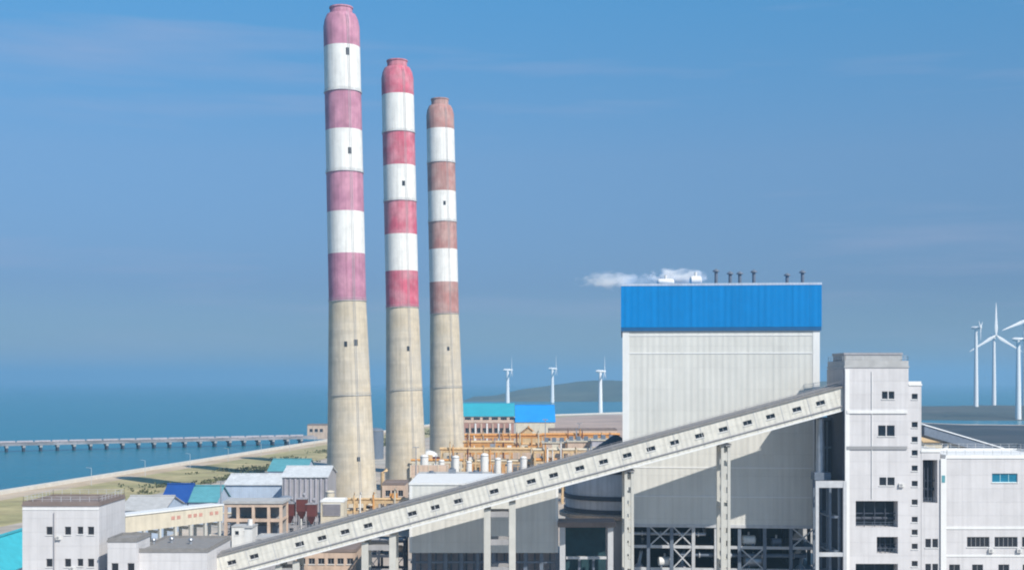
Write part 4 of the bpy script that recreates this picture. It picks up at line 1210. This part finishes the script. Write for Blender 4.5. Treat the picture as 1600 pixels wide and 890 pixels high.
ac_unit(X(114), D, Z(890), 'small air conditioner on the tower block with two rows of black windows, lower row')
D = 276.0
ac_unit(X(1408), D, Z(760), 'small air conditioner beside a window of the transfer tower')
ac_unit(X(1548), D, Z(862), 'small air conditioner between strip windows of the control building')
ac_unit(X(1592), D, Z(862), 'small air conditioner past the second strip window of the control building')
for k, (px, d, h, lb) in enumerate(((345, 455, 17, 'tall grey floodlight mast between the pale teal shed and the workshop'), (520, 640, 20, 'tall grey floodlight mast behind the ribbed building'), (650, 560, 24, 'tall grey floodlight mast between the crimson and brick-pink banded chimneys'),
                                    (852, 640, 34, 'tall grey floodlight mast beside the orange gabled shed'), (905, 700, 30, 'tall grey floodlight mast behind the precipitators'), (1500, 520, 18, 'tall grey floodlight mast in the dark coal yard'))):
    x = PX(px, d)
    t = root('floodlight_mast', lb, 'mast', (x, d, 0), group='floodlight masts')
    MB().tube([(x, d, 0), (x, d, h)], [0.35, 0.18], 8).build('pole', M['galvanised'], t)
    MB().box(x - 1.3, x + 1.3, d - 0.15, d + 0.15, h - 0.1, h + 0.15).build('crossbar', M['galvanised'], t)
    for q in (-1.0, 0, 1.0): MB().box(x + q - 0.3, x + q + 0.3, d - 0.5, d - 0.153, h - 0.2, h + 0.35).build('floodlight', M['frame_grey'], t)
# ridge vents and roof clutter on the yard buildings
for k, (px, d, z, lb) in enumerate(((240, 279, PZ(862, 268) + 0.36, 'first'), (268, 281, PZ(862, 268) + 0.36, 'second'), (298, 279, PZ(862, 268) + 0.36, 'third'))):
    x = PX(px, d)
    t = root('roof_vent', f'{lb} small grey turbine vent from the annex on the low tail house roof', 'vent', (x, d, z), group='vents on the tail house roof')
    MB().lathe((x, d, z), [(0.35, -0.01), (0.35, 0.6)], 12).build('neck', M['galvanised'], t)
    MB().lathe((x, d, z + 0.6), [(0.35, 0), (0.62, 0.3), (0.45, 0.65), (0.1, 0.75)], 12).build('cap', M['galvanised'], t, smooth=True)
# cream and orange equipment skids around the slurry tanks
sk = ['cream', 'tan_steel', 'orange_steel', 'pink_beige', 'white_tank', 'galvanised']
for k in range(22):
    px = 700 + k * 12 + rnd.uniform(-4, 4)
    d = rnd.choice([588, 636, 640, 676, 682, 705, 745])
    x = PX(px, d)
    h = rnd.uniform(4, 9) if d < 660 else rnd.uniform(6, 14)
    w = rnd.uniform(1.4, 2.6)
    mt = rnd.choice(sk)
    nm = {'cream': 'cream', 'tan_steel': 'tan', 'orange_steel': 'orange', 'pink_beige': 'pinkish', 'white_tank': 'white', 'galvanised': 'grey'}[mt]
    t = root('equipment_skid', f'small {nm} equipment skid among the pipe racks behind the slurry tanks', 'equipment', (x, d, 0), group=f'{nm} equipment skids')
    MB().box(x - w, x + w, d - 1.6, d + 1.6, 0.4, h).build('casing', M[mt], t)
    MB().box(x - w - 0.1, x + w + 0.1, d - 1.7, d + 1.7, 0, 0.397).build('base', M['grey_concrete'], t)
    MB().tube([(x, d, h), (x, d, h + 1.5), (x + w, d, h + 2.0)], 0.4, 8).build('outlet_pipe', M['cream'], t)
    MB().bar((x - w - 0.12, d - 1.72, h * 0.55), (x + w + 0.12, d - 1.72, h * 0.55), 0.25).build('rail', M['tan_steel'], t)

# ------------------------------------------------------------------ steam drifting off the boiler house roof
def steam(label, px0, px1, py, d, rad_, dens, seed):
    a, bb = P(px0, py, d), P(px1, py, d)
    ln = bb.x - a.x
    m = MB()
    k = 14
    m.tube([Vector((ln * i / k - ln / 2, 0, 0)) for i in range(k + 1)], [max(0.05, rad_ * math.sin(math.pi * (0.04 + 0.92 * i / k)) ** 0.5) for i in range(k + 1)], 14)
    mt = bpy.data.materials.new('steam_' + str(seed))
    mt.use_nodes = True
    N, L = mt.node_tree.nodes, mt.node_tree.links
    N.clear()
    t = N.new('ShaderNodeTexCoord')
    mp = N.new('ShaderNodeMapping')
    mp.inputs['Location'].default_value = (seed * 7.3, seed * 3.1, 0)
    mp.inputs['Scale'].default_value = (0.6, 1, 1)
    L.new(t.outputs['Object'], mp.inputs['Vector'])
    nzz = N.new('ShaderNodeTexNoise')
    nzz.inputs['Scale'].default_value = 0.62
    nzz.inputs['Detail'].default_value = 7
    L.new(mp.outputs['Vector'], nzz.inputs['Vector'])
    sc = N.new('ShaderNodeVectorMath')
    sc.operation = 'MULTIPLY'
    sc.inputs[1].default_value = (2 / abs(ln), 1 / rad_, 1 / rad_)
    L.new(t.outputs['Object'], sc.inputs[0])
    le = N.new('ShaderNodeVectorMath')
    le.operation = 'LENGTH'
    L.new(sc.outputs[0], le.inputs[0])
    q = N.new('ShaderNodeMath')
    q.operation = 'MULTIPLY_ADD'
    q.inputs[1].default_value = -0.42
    L.new(le.outputs['Value'], q.inputs[0])
    L.new(nzz.outputs['Fac'], q.inputs[2])
    mr = N.new('ShaderNodeMapRange')
    mr.inputs['From Min'].default_value = 0.14
    mr.inputs['From Max'].default_value = 0.62
    mr.inputs['To Max'].default_value = dens
    L.new(q.outputs[0], mr.inputs['Value'])
    pv = N.new('ShaderNodeVolumePrincipled')
    pv.inputs['Color'].default_value = (1, 1, 1, 1)
    L.new(mr.outputs['Result'], pv.inputs['Density'])
    om = N.new('ShaderNodeOutputMaterial')
    L.new(pv.outputs['Volume'], om.inputs['Volume'])
    o = m.build('steam_plume', mt)
    o.location = (a + bb) / 2
    o['label'] = label
    o['category'] = 'steam'
    o['kind'] = 'stuff'
    return o
steam('bright white steam drifting over the silencers on the boiler house roof', 1005, 1112, 433, 308, 2.6, 2.2, 1)
steam('faint pale steam drifting away past the boiler house roof edge', 898, 1030, 438, 309, 2.6, 0.8, 5)

# ------------------------------------------------------------------ jetty with piles
ja, jb = Vector((-500, 940, 0)), Vector((-176, 1118, 0))
jd = (jb - ja).normalized()
jn = Vector((-jd.y, jd.x, 0))
t = root('jetty', 'long pale concrete jetty on dark piles reaching into the sea', 'jetty', ja)
def jbox(s0, s1, q0, q1, z0, z1):
    vs = [ja + jd * s + jn * q + Vector((0, 0, z)) for s in (s0, s1) for q in (q0, q1) for z in (z0, z1)]
    return MB().add(vs, [(0, 1, 3, 2), (4, 6, 7, 5), (0, 4, 5, 1), (2, 3, 7, 6), (0, 2, 6, 4), (1, 5, 7, 3)])
jl = (jb - ja).length
jbox(0, jl, 0, 11, 2.0, 3.6).build('deck', M['jetty_concrete'], t)
jbox(0, jl, 10.2, 11, 3.603, 4.6).build('wave_wall', M['jetty_concrete'], t)
n = int(jl // 13)
for i in range(n):
    s = 4 + i * 13
    for q in (1.2, 7.5):
        p = ja + jd * s + jn * q
        MB().tube([(p.x, p.y, SEA - 2), (p.x, p.y, 2.0)], 1.0, 8).build('pile', M['steel_dark'], t)
    jbox(s - 1.1, s + 1.1, 0.2, 10.8, 0.2, 1.997).build('pile_cap', M['grey_concrete'], t)
for i in range(26):
    s = 8 + i * 13.5
    if s > jl - 10: break
    jbox(s, s + 12.2, 4.2, 5.8, 4.6, 5.8).build('pipe_cover', M['violet_grey'], t)
    jbox(s + 5.8, s + 6.4, 4.6, 5.4, 3.603, 4.597).build('pipe_support', M['steel_slate'], t)
block('harbour_office', 'pale pinkish harbour office at the shore beyond the tallest chimney', 'building', PX(480, 1150), PX(512, 1150), 1150, 1172, PZ(664, 1150), 'pink_beige', 'roof_brown', wins=[(PX(p, 1150), PZ(672, 1150), 3, 3, 2) for p in (486, 494, 502)])

# ------------------------------------------------------------------ wind turbines
def turbine(label, px, d, zb, hub_y, blade, yaw, spin, group, sc=1.0):
    x = PX(px, d)
    zh = PZ(hub_y, d)
    t = root('wind_turbine', label, 'wind turbine', (x, d, zb), rot=(0, 0, R(yaw)), group=group, local=True)
    h = zh - zb
    MB().lathe((0, 0, 0), [(3.6 * sc, 0), (3.1 * sc, h * 0.4), (2.2 * sc, h - 1.5)], 20).build('tower', M['turbine_white'], t, smooth=True)
    m = MB()
    m.tube([(0, -5.5 * sc, h), (0, -4.5 * sc, h), (0, 5 * sc, h + 0.3), (0, 7 * sc, h + 0.2)], [1.7 * sc, 2.1 * sc, 2.2 * sc, 1.2 * sc], 12)
    m.build('nacelle', M['turbine_white'], t, smooth=True)
    MB().tube([(0, -8.6 * sc, h), (0, -8.0 * sc, h), (0, -6.4 * sc, h), (0, -5.4 * sc, h)], [0.3 * sc, 1.2 * sc, 1.8 * sc, 1.8 * sc], 12).build('hub', M['turbine_white'], t, smooth=True)
    for k in range(3):
        a_ = R(spin + 120 * k)
        dr = Vector((math.sin(a_), 0, math.cos(a_)))
        sd_ = Vector((math.cos(a_), 0, -math.sin(a_)))
        vs, fs = [], []
        prof = [(0.02, 1.1, 1.1), (0.10, 1.7, 0.8), (0.22, 2.3, 0.6), (0.5, 1.5, 0.4), (0.8, 0.9, 0.25), (1.0, 0.2, 0.1)]
        for f_, w, th_ in prof:
            c = Vector((0, -6.8 * sc, h)) + dr * blade * f_
            for u_, v_ in ((-1, 0), (0, -1), (1.3, 0), (0, 1)): vs.append(c + sd_ * u_ * w * sc + Vector((0, v_ * th_ * sc, 0)))
        for i in range(len(prof) - 1):
            for q in range(4): fs.append((i * 4 + q, i * 4 + (q + 1) % 4, i * 4 + 4 + (q + 1) % 4, i * 4 + 4 + q))
        fs += [(3, 2, 1, 0), tuple((len(prof) - 1) * 4 + q for q in range(4))]
        MB().add(vs, fs).build('blade', M['turbine_white'], t, smooth=True)
    return t
g1 = 'wind turbines on the far shore'
turbine('wind turbine beyond the turquoise coal shed', 793, 3000, -6, 578, 34, 84, 0, g1, 1.5)
turbine('wind turbine beyond the bright blue coal shed roof', 863, 3300, -6, 576, 36, 82, 0, g1, 1.5)
turbine('wind turbine beside the boiler house, beyond the brown field', 938, 2086, 0.0, 580, 26, 80, 0, g1, 1.1)
g2 = 'wind turbines on the headland'
turbine('wind turbine on the headland, its hub lowest of the headland group', 1525, 2250, -1, 512, 24, 60, 60, g2, 1.2)
turbine('wind turbine with one blade straight up, standing on the headland', 1553, 2500, 2, 524, 66, 8, 0, g2, 1.25)
turbine('wind turbine at the headland shore with blades seen edge-on', 1591, 1800, -2, 530, 40, 75, 40, g2, 1.2)
turbine('tall wind turbine on the headland above the control building', 1601, 2350, 0, 500, 60, 15, 10, g2, 1.3)

# small ship-to-shore mast lamps along the shore road
for k in range(9):
    y = 640 + k * 62
    i = max(j for j in range(len(dense)) if dense[j][1] <= y)
    f_ = (y - dense[i][1]) / (dense[i + 1][1] - dense[i][1])
    x = dense[i][0] + (dense[i + 1][0] - dense[i][0]) * f_ + 22.5
    t = root('road_lamp', 'slim grey lamp post along the sandy shore road', 'lamp post', (x, y, 0), group='lamp posts along the shore road')
    MB().tube([(x, y, 0), (x, y, 9)], [0.16, 0.09], 8).build('post', M['steel_pale'], t)
    MB().bar((x, y, 9), (x - 2, y, 9.3), 0.12).build('arm', M['steel_pale'], t)
    MB().box(x - 2.7, x - 1.9, y - 0.2, y + 0.2, 9.2, 9.4).build('lamp_head', M['frame_grey'], t)

# ------------------------------------------------------------------ haze
HAZE = True
if HAZE:
    hz = MB().box(-S - 400, S + 400, -2400, S + 400, SEA - 4.6, 240).build('haze', M['glass'], kind='stuff')
    hz['label'] = 'thin blue sea haze filling the air'
    hz['category'] = 'haze'
    hm = bpy.data.materials.new('haze_air')
    hm.use_nodes = True
    hm.node_tree.nodes.clear()
    pv = hm.node_tree.nodes.new('ShaderNodeVolumePrincipled')
    pv.inputs['Color'].default_value = (0.38, 0.65, 0.87, 1)
    pv.inputs['Density'].default_value = 1.5e-4
    pv.inputs['Anisotropy'].default_value = 0.2
    om = hm.node_tree.nodes.new('ShaderNodeOutputMaterial')
    hm.node_tree.links.new(pv.outputs['Volume'], om.inputs['Volume'])
    hz.data.materials.clear()
    hz.data.materials.append(hm)
